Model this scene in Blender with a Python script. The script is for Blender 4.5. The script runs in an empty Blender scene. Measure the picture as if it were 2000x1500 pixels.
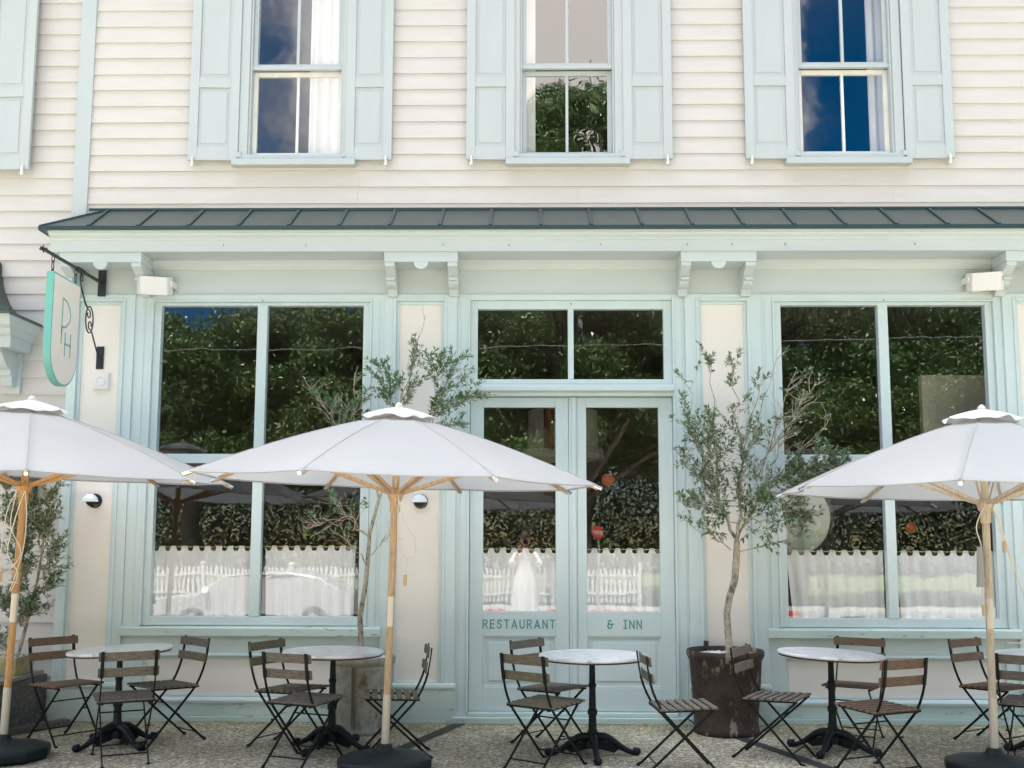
import bpy, bmesh, math, random
import numpy as np
from mathutils import Vector, Matrix
R_ = math.radians
scene = bpy.context.scene
random.seed(7)

# ------------------------------------------------------------------ camera
cam_d = bpy.data.cameras.new('camera'); cam = bpy.data.objects.new('camera', cam_d)
scene.collection.objects.link(cam); scene.camera = cam
pitch, yaw, roll = R_(6.4637), R_(.8081), R_(.1319)
F = Vector((-math.sin(yaw)*math.cos(pitch), math.cos(yaw)*math.cos(pitch), math.sin(pitch)))
r0 = Vector((math.cos(yaw), math.sin(yaw), 0)); u0 = r0.cross(F)
rr = math.cos(roll)*r0 + math.sin(roll)*u0; uu = -math.sin(roll)*r0 + math.cos(roll)*u0
M = Matrix((rr, uu, -F)).transposed().to_4x4(); M.translation = Vector((0, -9.2817, 1.6))
cam.matrix_world = M
cam_d.sensor_width = 36; cam_d.lens = 36.0; cam_d.shift_y = .0391; cam_d.clip_end = 2000; cam_d.clip_start = .05

# ------------------------------------------------------------------ sky and sun
SUN_EL, SUN_AZ = R_(66), R_(-14)      # azimuth from +Y (behind the building), towards -X when negative
world = bpy.data.worlds.new('World'); scene.world = world; world.use_nodes = True
nt = world.node_tree; N = nt.nodes; L = nt.links
bg = N['Background']
sky = N.new('ShaderNodeTexSky'); sky.sky_type = 'NISHITA'; sky.sun_disc = False
sky.sun_elevation = SUN_EL; sky.sun_rotation = SUN_AZ; sky.air_density = 1.0; sky.dust_density = .1; sky.ozone_density = 2.0
bg.inputs['Strength'].default_value = .06
tc = N.new('ShaderNodeTexCoord')
def node(t, **kw):
    n = N.new(t)
    for k, v in kw.items(): setattr(n, k, v)
    return n
nz = node('ShaderNodeTexNoise'); nz.inputs['Scale'].default_value = 2.6; nz.inputs['Detail'].default_value = 9; nz.inputs['Roughness'].default_value = .58
nz.inputs['Distortion'].default_value = .35
L.new(tc.outputs['Generated'], nz.inputs['Vector'])
def dirdot(d, a, b):
    d = Vector(d).normalized()
    n = node('ShaderNodeVectorMath', operation='DOT_PRODUCT'); n.inputs[1].default_value = d
    L.new(tc.outputs['Generated'], n.inputs[0])
    m = node('ShaderNodeMapRange'); m.interpolation_type = 'SMOOTHSTEP'
    m.inputs['From Min'].default_value = a; m.inputs['From Max'].default_value = b
    L.new(n.outputs['Value'], m.inputs['Value']); return m.outputs['Result']
b1 = dirdot((.03, -1, .50), .965, .995)     # one broad bank of cloud opposite the middle of the house
b2 = dirdot((.32, -1, .42), .955, .99)      # clear gap in the clouds
b3 = dirdot((-.30, -1, .55), .96, .995)
b4 = dirdot((-.1, .40, .9), .30, .92)    # unseen bright cloud above and behind the roof, added to light level surfaces
def math_(op, a, b):
    n = node('ShaderNodeMath', operation=op)
    for i, v in enumerate((a, b)):
        if isinstance(v, (int, float)): n.inputs[i].default_value = v
        else: L.new(v, n.inputs[i])
    return n.outputs[0]
s = math_('ADD', nz.outputs['Fac'], math_('MULTIPLY', b1, .5))
s = math_('SUBTRACT', s, math_('MULTIPLY', b2, .135))
s = math_('ADD', s, math_('MULTIPLY', b3, .075)); s = math_('ADD', s, math_('MULTIPLY', b4, .4))
cr = node('ShaderNodeMapRange'); cr.interpolation_type = 'SMOOTHSTEP'
cr.inputs['From Min'].default_value = .46; cr.inputs['From Max'].default_value = .66
L.new(s, cr.inputs['Value'])
mixc = node('ShaderNodeMix', data_type='RGBA')
L.new(cr.outputs['Result'], mixc.inputs['Factor']); hs = node('ShaderNodeHueSaturation'); hs.inputs['Saturation'].default_value = 1.6; L.new(sky.outputs['Color'], hs.inputs['Color']); L.new(hs.outputs['Color'], mixc.inputs['A'])
s = s; cl = node('ShaderNodeMix', data_type='RGBA'); L.new(math_('MAXIMUM', b1, math_('MULTIPLY', b4, 2.6)), cl.inputs['Factor']); cl.clamp_factor = False; cl.inputs['A'].default_value = (6.3,6.4,6.9,1); cl.inputs['B'].default_value = (13.0,13.7,15.4,1); c2 = node('ShaderNodeMix', data_type='RGBA'); L.new(b1, c2.inputs['Factor']); L.new(cl.outputs['Result'], c2.inputs['A']); c2.inputs['B'].default_value = (15.0,13.9,13.0,1); L.new(c2.outputs['Result'], mixc.inputs['B'])
L.new(mixc.outputs['Result'], bg.inputs['Color'])

sun_d = bpy.data.lights.new('sun', 'SUN'); sun = bpy.data.objects.new('sun', sun_d); scene.collection.objects.link(sun)
sun_d.energy = 5; sun_d.angle = R_(.5); sun_d.color = (1, .95, .87)
sd = Vector((math.sin(SUN_AZ)*math.cos(SUN_EL), math.cos(SUN_AZ)*math.cos(SUN_EL), math.sin(SUN_EL)))
sun.rotation_euler = (-sd).to_track_quat('-Z', 'Y').to_euler()
scene.view_settings.view_transform = 'Standard'; scene.view_settings.look = 'None'
scene.view_settings.exposure = 1.95; scene.view_settings.gamma = 1
scene.cycles.max_bounces = 8; scene.cycles.transparent_max_bounces = 16; scene.cycles.diffuse_bounces = 4
scene.cycles.caustics_reflective = False; scene.cycles.caustics_refractive = False

# ------------------------------------------------------------------ helpers
C = scene.collection
class MB:
    def __init__(s): s.v = []; s.f = []; s.m = []; s.mi = 0
    def add(s, vs, fs):
        o = len(s.v); s.v += [tuple(v) for v in vs]
        for f in fs: s.f.append(tuple(i+o for i in f)); s.m.append(s.mi)
    def box(s, x0, x1, y0, y1, z0, z1):
        if x0 > x1: x0, x1 = x1, x0
        if y0 > y1: y0, y1 = y1, y0
        if z0 > z1: z0, z1 = z1, z0
        s.add([(x0,y0,z0),(x1,y0,z0),(x1,y1,z0),(x0,y1,z0),(x0,y0,z1),(x1,y0,z1),(x1,y1,z1),(x0,y1,z1)],
              [(0,3,2,1),(4,5,6,7),(0,1,5,4),(1,2,6,5),(2,3,7,6),(3,0,4,7)])
    def obox(s, mat, hx, hy, hz):
        vs = [mat @ Vector((a*hx, b*hy, c*hz)) for c in (-1,1) for b in (-1,1) for a in (-1,1)]
        s.add(vs, [(0,2,3,1),(4,5,7,6),(0,1,5,4),(1,3,7,5),(3,2,6,7),(2,0,4,6)])
    def bar(s, a, b, w, t, up=(0,0,1)):
        a = Vector(a); b = Vector(b); d = b-a; l = d.length; d.normalize()
        u = Vector(up); x = d.cross(u)
        if x.length < 1e-4: x = d.cross(Vector((1,0,0)))
        x.normalize(); y = x.cross(d)
        m = Matrix((x, y, d)).transposed().to_4x4(); m.translation = (a+b)/2
        s.obox(m, w/2, t/2, l/2)
    def ring(s, outer, inner, x0, x1, z0, z1, y0, y1): pass
    def frame(s, x0, x1, z0, z1, l, r, b, t, y0, y1):
        s.box(x0, x0+l, y0, y1, z0, z1); s.box(x1-r, x1, y0, y1, z0, z1)
        if b: s.box(x0+l, x1-r, y0, y1, z0, z0+b)
        if t: s.box(x0+l, x1-r, y0, y1, z1-t, z1)
    def tube(s, pts, rad, n=8, caps=True):
        pts = [Vector(p) for p in pts]; k = len(pts)
        if not hasattr(rad, '__len__'): rad = [rad]*k
        o = len(s.v); px = None
        for i, p in enumerate(pts):
            d = (pts[min(i+1,k-1)] - pts[max(i-1,0)])
            if d.length < 1e-9: d = Vector((0,0,1))
            d.normalize()
            if px is None:
                px = d.orthogonal().normalized()
            else:
                px = px - d*px.dot(d)
                px = px.normalized() if px.length > 1e-6 else d.orthogonal().normalized()
            py = d.cross(px)
            for j in range(n):
                a = 2*math.pi*j/n
                s.v.append(tuple(p + (px*math.cos(a)+py*math.sin(a))*rad[i]))
        for i in range(k-1):
            for j in range(n):
                s.f.append((o+i*n+j, o+i*n+(j+1)%n, o+(i+1)*n+(j+1)%n, o+(i+1)*n+j)); s.m.append(s.mi)
        if caps:
            s.f.append(tuple(o+j for j in range(n))[::-1]); s.m.append(s.mi)
            s.f.append(tuple(o+(k-1)*n+j for j in range(n))); s.m.append(s.mi)
    def lathe(s, prof, n=32, c=(0,0,0), caps=True):
        o = len(s.v)
        for r, z in prof:
            for j in range(n):
                a = 2*math.pi*j/n; s.v.append((c[0]+r*math.cos(a), c[1]+r*math.sin(a), c[2]+z))
        for i in range(len(prof)-1):
            for j in range(n):
                s.f.append((o+i*n+j, o+i*n+(j+1)%n, o+(i+1)*n+(j+1)%n, o+(i+1)*n+j)); s.m.append(s.mi)
        if caps:
            s.f.append(tuple(o+j for j in range(n))[::-1]); s.m.append(s.mi)
            k = len(prof)-1; s.f.append(tuple(o+k*n+j for j in range(n))); s.m.append(s.mi)
    def prism_x(s, prof, x0, x1):      # prof: (y,z) polygon
        n = len(prof); s.add([(x0,y,z) for y,z in prof]+[(x1,y,z) for y,z in prof],
              [tuple(range(n))[::-1], tuple(range(n,2*n))]+[(i,(i+1)%n,n+(i+1)%n,n+i) for i in range(n)])
    def prism_y(s, prof, y0, y1):      # prof: (x,z) polygon
        n = len(prof); s.add([(x,y0,z) for x,z in prof]+[(x,y1,z) for x,z in prof],
              [tuple(range(n)), tuple(range(n,2*n))[::-1]]+[(i,n+i,n+(i+1)%n,(i+1)%n) for i in range(n)])
    def build(s, name, mat, parent=None, smooth=0, bevel=0, loc=None, fix=True):
        me = bpy.data.meshes.new(name); me.from_pydata(s.v, [], s.f)
        if fix:
            bm = bmesh.new(); bm.from_mesh(me); bmesh.ops.recalc_face_normals(bm, faces=bm.faces); bm.to_mesh(me); bm.free()
        mats = mat if isinstance(mat, (list, tuple)) else [mat]
        for m in mats: me.materials.append(m)
        if len(mats) > 1: me.polygons.foreach_set('material_index', s.m)
        o = bpy.data.objects.new(name, me); C.objects.link(o)
        if parent: o.parent = parent
        if loc: o.location = loc
        if smooth: me.shade_smooth(); 
        if smooth and smooth < 180:
            try: me.set_sharp_from_angle(angle=R_(smooth))
            except Exception: pass
        if bevel:
            b = o.modifiers.new('edge', 'BEVEL'); b.width = bevel; b.segments = 2; b.limit_method = 'ANGLE'
        return o

def thing(name, label, cat, loc=(0,0,0), rz=0, group=None):
    o = bpy.data.objects.new(name, None); C.objects.link(o); o.location = loc; o.rotation_euler = (0,0,rz)
    o.empty_display_size = .1
    return tag(o, label, cat, group)
def tag(o, label=None, cat=None, group=None, kind=None):
    for k, v in (('label',label),('category',cat),('group',group),('kind',kind)):
        if v: o[k] = v
    return o
def copy_tree(o, parent=None):
    c = o.copy(); C.objects.link(c); c.parent = parent
    if parent is not None: c.matrix_parent_inverse = o.matrix_parent_inverse
    for ch in [x for x in bpy.data.objects if x.parent == o]: copy_tree(ch, c)
    return c

# ------------------------------------------------------------------ materials
def mat(name, col, rough=.5, metal=0, spec=.5, var=0, vscale=8, bump=0, bscale=40, stretch=(1,1,1), col2=None, mask=None, sheen=0, trans=0):
    m = bpy.data.materials.new(name); m.use_nodes = True; t = m.node_tree; n = t.nodes; l = t.links
    p = n['Principled BSDF']; p.inputs['Base Color'].default_value = (*col, 1); p.inputs['Roughness'].default_value = rough
    p.inputs['Metallic'].default_value = metal; p.inputs['Specular IOR Level'].default_value = spec
    tcn = n.new('ShaderNodeTexCoord'); mp = n.new('ShaderNodeMapping'); mp.inputs['Scale'].default_value = stretch
    l.new(tcn.outputs['Object'], mp.inputs['Vector'])
    cur = None
    if var:
        nn = n.new('ShaderNodeTexNoise'); nn.inputs['Scale'].default_value = vscale; nn.inputs['Detail'].default_value = 6; nn.inputs['Roughness'].default_value = .6
        l.new(mp.outputs[0], nn.inputs['Vector'])
        mr = n.new('ShaderNodeMapRange'); mr.inputs['From Min'].default_value = .3; mr.inputs['From Max'].default_value = .7
        mr.inputs['To Min'].default_value = 1-var; mr.inputs['To Max'].default_value = 1+var*.6
        l.new(nn.outputs['Fac'], mr.inputs['Value'])
        mx = n.new('ShaderNodeMix'); mx.data_type = 'RGBA'; mx.blend_type = 'MULTIPLY'; mx.inputs['Factor'].default_value = 1
        mx.inputs['A'].default_value = (*col,1); l.new(mr.outputs[0], mx.inputs['B']); cur = mx.outputs['Result']
    if col2:
        sc_, lo, hi, st = mask
        mp2 = n.new('ShaderNodeMapping'); mp2.inputs['Scale'].default_value = st; l.new(tcn.outputs['Object'], mp2.inputs['Vector'])
        n2 = n.new('ShaderNodeTexNoise'); n2.inputs['Scale'].default_value = sc_; n2.inputs['Detail'].default_value = 8; n2.inputs['Roughness'].default_value = .65
        l.new(mp2.outputs[0], n2.inputs['Vector'])
        m2 = n.new('ShaderNodeMapRange'); m2.inputs['From Min'].default_value = lo; m2.inputs['From Max'].default_value = hi
        l.new(n2.outputs['Fac'], m2.inputs['Value'])
        mx2 = n.new('ShaderNodeMix'); mx2.data_type = 'RGBA'; l.new(m2.outputs[0], mx2.inputs['Factor'])
        if cur: l.new(cur, mx2.inputs['A'])
        else: mx2.inputs['A'].default_value = (*col,1)
        mx2.inputs['B'].default_value = (*col2,1); cur = mx2.outputs['Result']
    if cur: l.new(cur, p.inputs['Base Color'])
    if bump:
        nb = n.new('ShaderNodeTexNoise'); nb.inputs['Scale'].default_value = bscale; nb.inputs['Detail'].default_value = 5
        l.new(mp.outputs[0], nb.inputs['Vector'])
        bp = n.new('ShaderNodeBump'); bp.inputs['Strength'].default_value = bump; bp.inputs['Distance'].default_value = .01
        l.new(nb.outputs['Fac'], bp.inputs['Height']); l.new(bp.outputs[0], p.inputs['Normal'])
    if trans:
        tr = n.new('ShaderNodeBsdfTranslucent'); ms = n.new('ShaderNodeMixShader'); ms.inputs[0].default_value = trans
        if cur: l.new(cur, tr.inputs['Color'])
        else: tr.inputs['Color'].default_value = (*col,1)
        l.new(p.outputs[0], ms.inputs[1]); l.new(tr.outputs[0], ms.inputs[2]); l.new(ms.outputs[0], n['Material Output'].inputs[0])
    return m

CREAM = mat('cream_paint', (.60,.565,.54), .55, var=.05, vscale=2.2, bump=.12, bscale=30, stretch=(1,1,5), col2=(.49,.455,.40), mask=(5,.60,.80,(1,1,6)))
CREAM2 = mat('cream_panel_paint', (.83,.775,.715), .5, var=.04, vscale=1.5, bump=.06, bscale=25, col2=(.35,.33,.28), mask=(24,.76,.80,(1,1,1)))
MINTU = mat('pale_mint_cornice_paint', (.55,.60,.61), .45, var=.05, vscale=2.5, bump=.12, bscale=26, stretch=(.3,1,1), col2=(.30,.34,.31), mask=(20,.73,.78,(.5,1,1)))
MINT = mat('mint_trim_paint', (.60,.695,.70), .42, var=.05, vscale=2.5, bump=.10, bscale=26, stretch=(1,1,.25), col2=(.22,.29,.27), mask=(22,.735,.78,(1,1,.5)))
MINTW = mat('weathered_mint_paint', (.55,.66,.62), .5, var=.10, vscale=4, bump=.18, bscale=30, stretch=(.3,1,1), col2=(.16,.19,.14), mask=(14,.60,.70,(.5,1,2)))
SHUT = mat('pale_blue_shutter_paint', (.465,.505,.52), .5, var=.05, vscale=3, bump=.12, bscale=34, stretch=(1,1,.2), col2=(.34,.44,.44), mask=(18,.72,.78,(1,1,.4)))
WHITEW = mat('white_sash_paint', (.74,.72,.69), .5, var=.1, vscale=9, bump=.15)
ROOF = mat('standing_seam_metal', (.072,.088,.074), .5, var=.12, vscale=3, bump=.04, bscale=60, spec=.5, col2=(.17,.18,.17), mask=(90,.72,.76,(1,1,1)))
SEAM = mat('seam_metal', (.018,.045,.05), .4)
IRON = mat('black_wrought_iron', (.012,.016,.018), .42, bump=.2, bscale=60)
BLACKM = mat('black_chair_metal', (.006,.007,.008), .5, spec=.25, var=.2)
CAST = mat('black_cast_iron', (.006,.008,.010), .55, spec=.3, bump=.3, bscale=30)
def wood(name, a, b, st):
    return mat(name, a, .65, var=.35, vscale=6, bump=.5, bscale=22, stretch=st, col2=b, mask=(7,.48,.66,tuple(x*1.5 for x in st)))
SLATS = [wood('brown_slat_wood', (.15,.085,.05), (.26,.19,.13), (2,22,22)),
         wood('grey_slat_wood', (.13,.105,.08), (.27,.24,.20), (2,22,22)),
         wood('olive_grey_slat_wood', (.12,.10,.06), (.24,.21,.15), (2,22,22))]
TEAK = wood('teak_pole_wood', (.50,.33,.19), (.60,.45,.30), (14,14,1.2))
TEAKO = wood('orange_teak_wood', (.52,.27,.10), (.62,.38,.18), (14,14,1.2))
TEAKG = wood('greyed_teak_wood', (.52,.42,.31), (.62,.54,.44), (14,14,1.2))
DECK = wood('grey_bench_wood', (.24,.22,.20), (.38,.36,.33), (14,1.5,10))
DECKD = wood('dark_bench_wood', (.09,.085,.08), (.16,.15,.14), (14,1.5,3))
CRATE = mat('lichen_crate_wood', (.30,.27,.17), .8, var=.3, vscale=12, bump=.4, col2=(.42,.36,.12), mask=(9,.5,.62,(1,1,1)))
ALU = mat('brushed_aluminium', (.55,.50,.43), .38, metal=.45, var=.08, vscale=20, stretch=(1,1,.1))
CHROME = mat('chrome_cap', (.72,.72,.72), .2, metal=1)
CANVAS = mat('white_canvas', (.60,.592,.58), .85, spec=.2, var=.04, vscale=2.0, bump=.16, bscale=7, trans=.50)
CANVASC = mat('cream_canvas_cap', (.68,.66,.63), .85, spec=.2, var=.03, vscale=4, bump=.2, bscale=12, trans=.15)
RUBBER = mat('black_rubber', (.006,.011,.013), .5, spec=.3, bump=.1, bscale=30)
ROPE = mat('cream_cord', (.72,.66,.55), .8, bump=.4, bscale=200)
TOGGLE = mat('pale_wood_toggle', (.55,.38,.22), .6)
TEALP = mat('teal_sign_paint', (.155,.44,.38), .4, var=.06)
TEALL = mat('teal_lettering_paint', (.085,.30,.26), .5, var=.12, vscale=40)
SIGNF = mat('beige_sign_face', (.80,.72,.63), .45, var=.03)
WPLAS = mat('white_plastic', (.76,.74,.72), .38)
OPAL = mat('opal_glass', (.80,.83,.86), .12)
BLKG = mat('black_gloss', (.01,.01,.012), .2)
CLOTH = mat('sheer_linen', (.66,.65,.635), .9, spec=.1, var=.05, vscale=30, stretch=(3,1,.15), bump=.1, bscale=300)
CLOTHU = mat('white_drape', (.64,.63,.625), .9, spec=.1, trans=.12)
PEB = mat('white_pebbles', (.78,.76,.76), .6, var=.15, vscale=30)
BARK = mat('olive_bark', (.42,.37,.29), .85, var=.4, vscale=30, bump=.9, bscale=50, col2=(.10,.09,.07), mask=(24,.5,.6,(1,1,.4)))
TWIG = mat('bare_twig', (.45,.37,.29), .8)
SOIL = mat('dark_soil', (.05,.04,.03), .9)
LEAFO = mat('fallen_leaf_orange', (.60,.27,.06), .6, var=.3, vscale=60)

# galvanised and rusty pots
GALV = mat('galvanised_metal', (.36,.35,.30), .55, metal=.15, var=.35, vscale=14, bump=.25, bscale=40, stretch=(1,1,1), col2=(.14,.095,.05), mask=(7,.56,.66,(1,1,.5)))
RUST = mat('rusted_metal', (.045,.026,.018), .75, var=.5, vscale=10, bump=.6, bscale=40, col2=(.22,.20,.15), mask=(13,.57,.64,(1,1,.45)))

def leafmat(name, a, b, c, rough=.45, trans=.2):
    m = bpy.data.materials.new(name); m.use_nodes = True; t = m.node_tree; n = t.nodes; l = t.links
    p = n['Principled BSDF']; p.inputs['Roughness'].default_value = rough
    g = n.new('ShaderNodeNewGeometry'); r = n.new('ShaderNodeValToRGB')
    e = r.color_ramp.elements; e[0].color = (*a,1); e[1].color = (*c,1); e[1].position = 1
    x = e.new(.55); x.color = (*b,1)
    l.new(g.outputs['Random Per Island'], r.inputs[0])
    l.new(r.outputs[0], p.inputs['Base Color'])
    tr = n.new('ShaderNodeBsdfTranslucent'); l.new(r.outputs[0], tr.inputs[0])
    ms = n.new('ShaderNodeMixShader'); ms.inputs[0].default_value = trans
    l.new(p.outputs[0], ms.inputs[1]); l.new(tr.outputs[0], ms.inputs[2]); l.new(ms.outputs[0], n['Material Output'].inputs[0])
    return m
OLIVE = leafmat('olive_leaves', (.08,.16,.07), (.18,.25,.14), (.42,.46,.36), .4)
OLIVED = leafmat('deep_green_leaves', (.07,.17,.08), (.13,.23,.10), (.28,.34,.19), .4)
OAK = leafmat('oak_leaves', (.018,.05,.012), (.07,.15,.035), (.30,.38,.17), .3, .25)
WOODS = leafmat('dark_evergreen_leaves', (.006,.014,.005), (.012,.028,.009), (.06,.085,.03), .6, .1)
OAKB = mat('oak_bark', (.17,.145,.12), .9, var=.4, vscale=5)

# glass: clear pane with mirror-like reflection of the street
def glassmat(name, refl, wave, wscale, tint=(1,1,1)):
    m = bpy.data.materials.new(name); m.use_nodes = True; t = m.node_tree; n = t.nodes; l = t.links
    n.remove(n['Principled BSDF'])
    tr = n.new('ShaderNodeBsdfTransparent'); tr.inputs[0].default_value = (*[.95*x for x in tint],1)
    gl = n.new('ShaderNodeBsdfGlossy'); gl.inputs['Roughness'].default_value = 0; gl.inputs[0].default_value = (1,1,1,1)
    fr = n.new('ShaderNodeFresnel'); fr.inputs[0].default_value = 1.52
    mu = n.new('ShaderNodeMath'); mu.operation = 'MULTIPLY'; mu.inputs[1].default_value = refl; mu.use_clamp = True
    l.new(fr.outputs[0], mu.inputs[0])
    tcn = n.new('ShaderNodeTexCoord'); nb = n.new('ShaderNodeTexNoise'); nb.inputs['Scale'].default_value = wscale; nb.inputs['Detail'].default_value = 2
    bp = n.new('ShaderNodeBump'); bp.inputs['Strength'].default_value = 1; bp.inputs['Distance'].default_value = wave
    l.new(tcn.outputs['Object'], nb.inputs['Vector']); l.new(nb.outputs['Fac'], bp.inputs['Height']); l.new(bp.outputs[0], gl.inputs['Normal'])
    ms = n.new('ShaderNodeAddShader'); l.new(mu.outputs[0], gl.inputs[0]); l.new(tr.outputs[0], ms.inputs[0]); l.new(gl.outputs[0], ms.inputs[1])
    l.new(ms.outputs[0], n['Material Output'].inputs[0]); return m
GLASS = glassmat('shop_window_glass', 2.3, .0008, 2.0)
GLASSU = glassmat('old_wavy_glass', 3.5, .0020, 2.6)

# exposed shell aggregate ground
def groundmat():
    m = bpy.data.materials.new('shell_aggregate'); m.use_nodes = True; t = m.node_tree; n = t.nodes; l = t.links
    p = n['Principled BSDF']; p.inputs['Roughness'].default_value = .85
    tcn = n.new('ShaderNodeTexCoord')
    v = n.new('ShaderNodeTexVoronoi'); v.inputs['Scale'].default_value = 62; l.new(tcn.outputs['Object'], v.inputs['Vector'])
    r = n.new('ShaderNodeValToRGB'); e = r.color_ramp.elements
    e[0].color = (.135,.12,.08,1); e[1].color = (.80,.74,.61,1); e[1].position = 1
    a = e.new(.35); a.color = (.27,.235,.165,1); b = e.new(.72); b.color = (.43,.39,.29,1); c_ = e.new(.92); c_.color = (.53,.485,.37,1)
    sep = n.new('ShaderNodeSeparateColor'); l.new(v.outputs['Color'], sep.inputs[0]); l.new(sep.outputs[0], r.inputs[0])
    v2 = n.new('ShaderNodeTexVoronoi'); v2.inputs['Scale'].default_value = 19; l.new(tcn.outputs['Object'], v2.inputs['Vector'])
    s2 = n.new('ShaderNodeSeparateColor'); l.new(v2.outputs['Color'], s2.inputs[0])
    m2 = n.new('ShaderNodeMapRange'); m2.inputs['From Min'].default_value = .84; m2.inputs['From Max'].default_value = .87; l.new(s2.outputs[1], m2.inputs[0])
    m3 = n.new('ShaderNodeMapRange'); m3.inputs['From Min'].default_value = .30; m3.inputs['From Max'].default_value = .22; l.new(v2.outputs['Distance'], m3.inputs[0])
    mm = n.new('ShaderNodeMath'); mm.operation = 'MULTIPLY'; l.new(m2.outputs[0], mm.inputs[0]); l.new(m3.outputs[0], mm.inputs[1])
    mx = n.new('ShaderNodeMix'); mx.data_type = 'RGBA'; l.new(mm.outputs[0], mx.inputs['Factor']); l.new(r.outputs[0], mx.inputs['A']); mx.inputs['B'].default_value = (.66,.62,.55,1)
    nn = n.new('ShaderNodeTexNoise'); nn.inputs['Scale'].default_value = 1.4; nn.inputs['Detail'].default_value = 6; l.new(tcn.outputs['Object'], nn.inputs['Vector'])
    mr = n.new('ShaderNodeMapRange'); mr.inputs['From Min'].default_value = .3; mr.inputs['From Max'].default_value = .7; mr.inputs['To Min'].default_value = .72; mr.inputs['To Max'].default_value = 1.12
    l.new(nn.outputs[0], mr.inputs[0])
    mx2 = n.new('ShaderNodeMix'); mx2.data_type = 'RGBA'; mx2.blend_type = 'MULTIPLY'; mx2.inputs['Factor'].default_value = 1; l.new(mx.outputs['Result'], mx2.inputs['A']); l.new(mr.outputs[0], mx2.inputs['B'])
    # moss along the foot of the wall
    ob = n.new('ShaderNodeSeparateXYZ'); l.new(tcn.outputs['Object'], ob.inputs[0])
    mo = n.new('ShaderNodeMapRange'); mo.inputs['From Min'].default_value = -.75; mo.inputs['From Max'].default_value = -.02; l.new(ob.outputs['Y'], mo.inputs[0])
    n4 = n.new('ShaderNodeTexNoise'); n4.inputs['Scale'].default_value = 5; n4.inputs['Detail'].default_value = 7; l.new(tcn.outputs['Object'], n4.inputs['Vector'])
    m4 = n.new('ShaderNodeMapRange'); m4.inputs['From Min'].default_value = .35; m4.inputs['From Max'].default_value = .6; l.new(n4.outputs[0], m4.inputs[0])
    m5 = n.new('ShaderNodeMath'); m5.operation = 'MULTIPLY'; l.new(mo.outputs[0], m5.inputs[0]); l.new(m4.outputs[0], m5.inputs[1])
    m6 = n.new('ShaderNodeMath'); m6.operation = 'MULTIPLY'; m6.inputs[1].default_value = .75; l.new(m5.outputs[0], m6.inputs[0])
    mx3 = n.new('ShaderNodeMix'); mx3.data_type = 'RGBA'; mx3.blend_type = 'MULTIPLY'; l.new(m6.outputs[0], mx3.inputs['Factor']); l.new(mx2.outputs['Result'], mx3.inputs['A']); mx3.inputs['B'].default_value = (.62,.66,.34,1)
    l.new(mx3.outputs['Result'], p.inputs['Base Color'])
    bp = n.new('ShaderNodeBump'); bp.inputs['Strength'].default_value = .6; bp.inputs['Distance'].default_value = .006
    l.new(v.outputs['Distance'], bp.inputs['Height']); bp.invert = True; l.new(bp.outputs[0], p.inputs['Normal'])
    return m
GROUND = groundmat()
ASPH = mat('street_asphalt', (.50,.475,.43), .85, var=.2, vscale=3, bump=.3, bscale=120)
CONC = mat('street_concrete', (.46,.44,.40), .8, var=.12, vscale=3)
GRASSM = mat('lawn', (.20,.24,.10), .9, var=.35, vscale=2, bump=.5, bscale=30)
REDP = mat('red_kerb_paint', (.55,.06,.04), .5)
WHITEF = mat('white_fence_paint', (.62,.62,.60), .55)

# ------------------------------------------------------------------ ground and street
def sheet(name, m, x0, x1, y0, y1, z, kind='structure'):
    b = MB(); b.add([(x0,y0,z),(x1,y0,z),(x1,y1,z),(x0,y1,z)], [(0,1,2,3)])
    return tag(b.build(name, m), kind=kind)
sheet('ground', GRASSM, -400, 400, -400, 400, -.36)
b = MB(); b.box(-40, 40, -10.2, .3, -.35, 0); tag(b.build('patio', GROUND), kind='structure')
sheet('street', ASPH, -120, 120, -17.3, -10.45, -.34)
b = MB(); b.box(-40, 40, -10.4, -10.2, -.352, -.03); tag(b.build('kerb', CONC, bevel=.02), kind='structure')
b = MB(); b.box(-120, 7, -17.5, -17.3, -.352, -.2); tag(b.build('red_kerb', REDP, bevel=.02), kind='structure')
b = MB(); b.box(-120, 120, -19.4, -17.5, -.353, -.205); tag(b.build('far_pavement', CONC), kind='structure')
# dark timber expansion strips let into the patio slab
b = MB()
def strip(b, p0, p1, w):
    p0 = Vector((*p0,0)); p1 = Vector((*p1,0)); d = (p1-p0).normalized(); nrm = Vector((-d.y,d.x,0))*w/2
    b.add([p0-nrm+Vector((0,0,.004)), p1-nrm+Vector((0,0,.004)), p1+nrm+Vector((0,0,.004)), p0+nrm+Vector((0,0,.004))], [(0,1,2,3)])
strip(b, (-.56,-.03), (-1.45,-2.6), .11); strip(b, (1.62,-.35), (2.75,-3.5), .11)
tag(b.build('expansion_strip', mat('dark_strip', (.035,.035,.032), .8, var=.3)), kind='structure')

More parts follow.
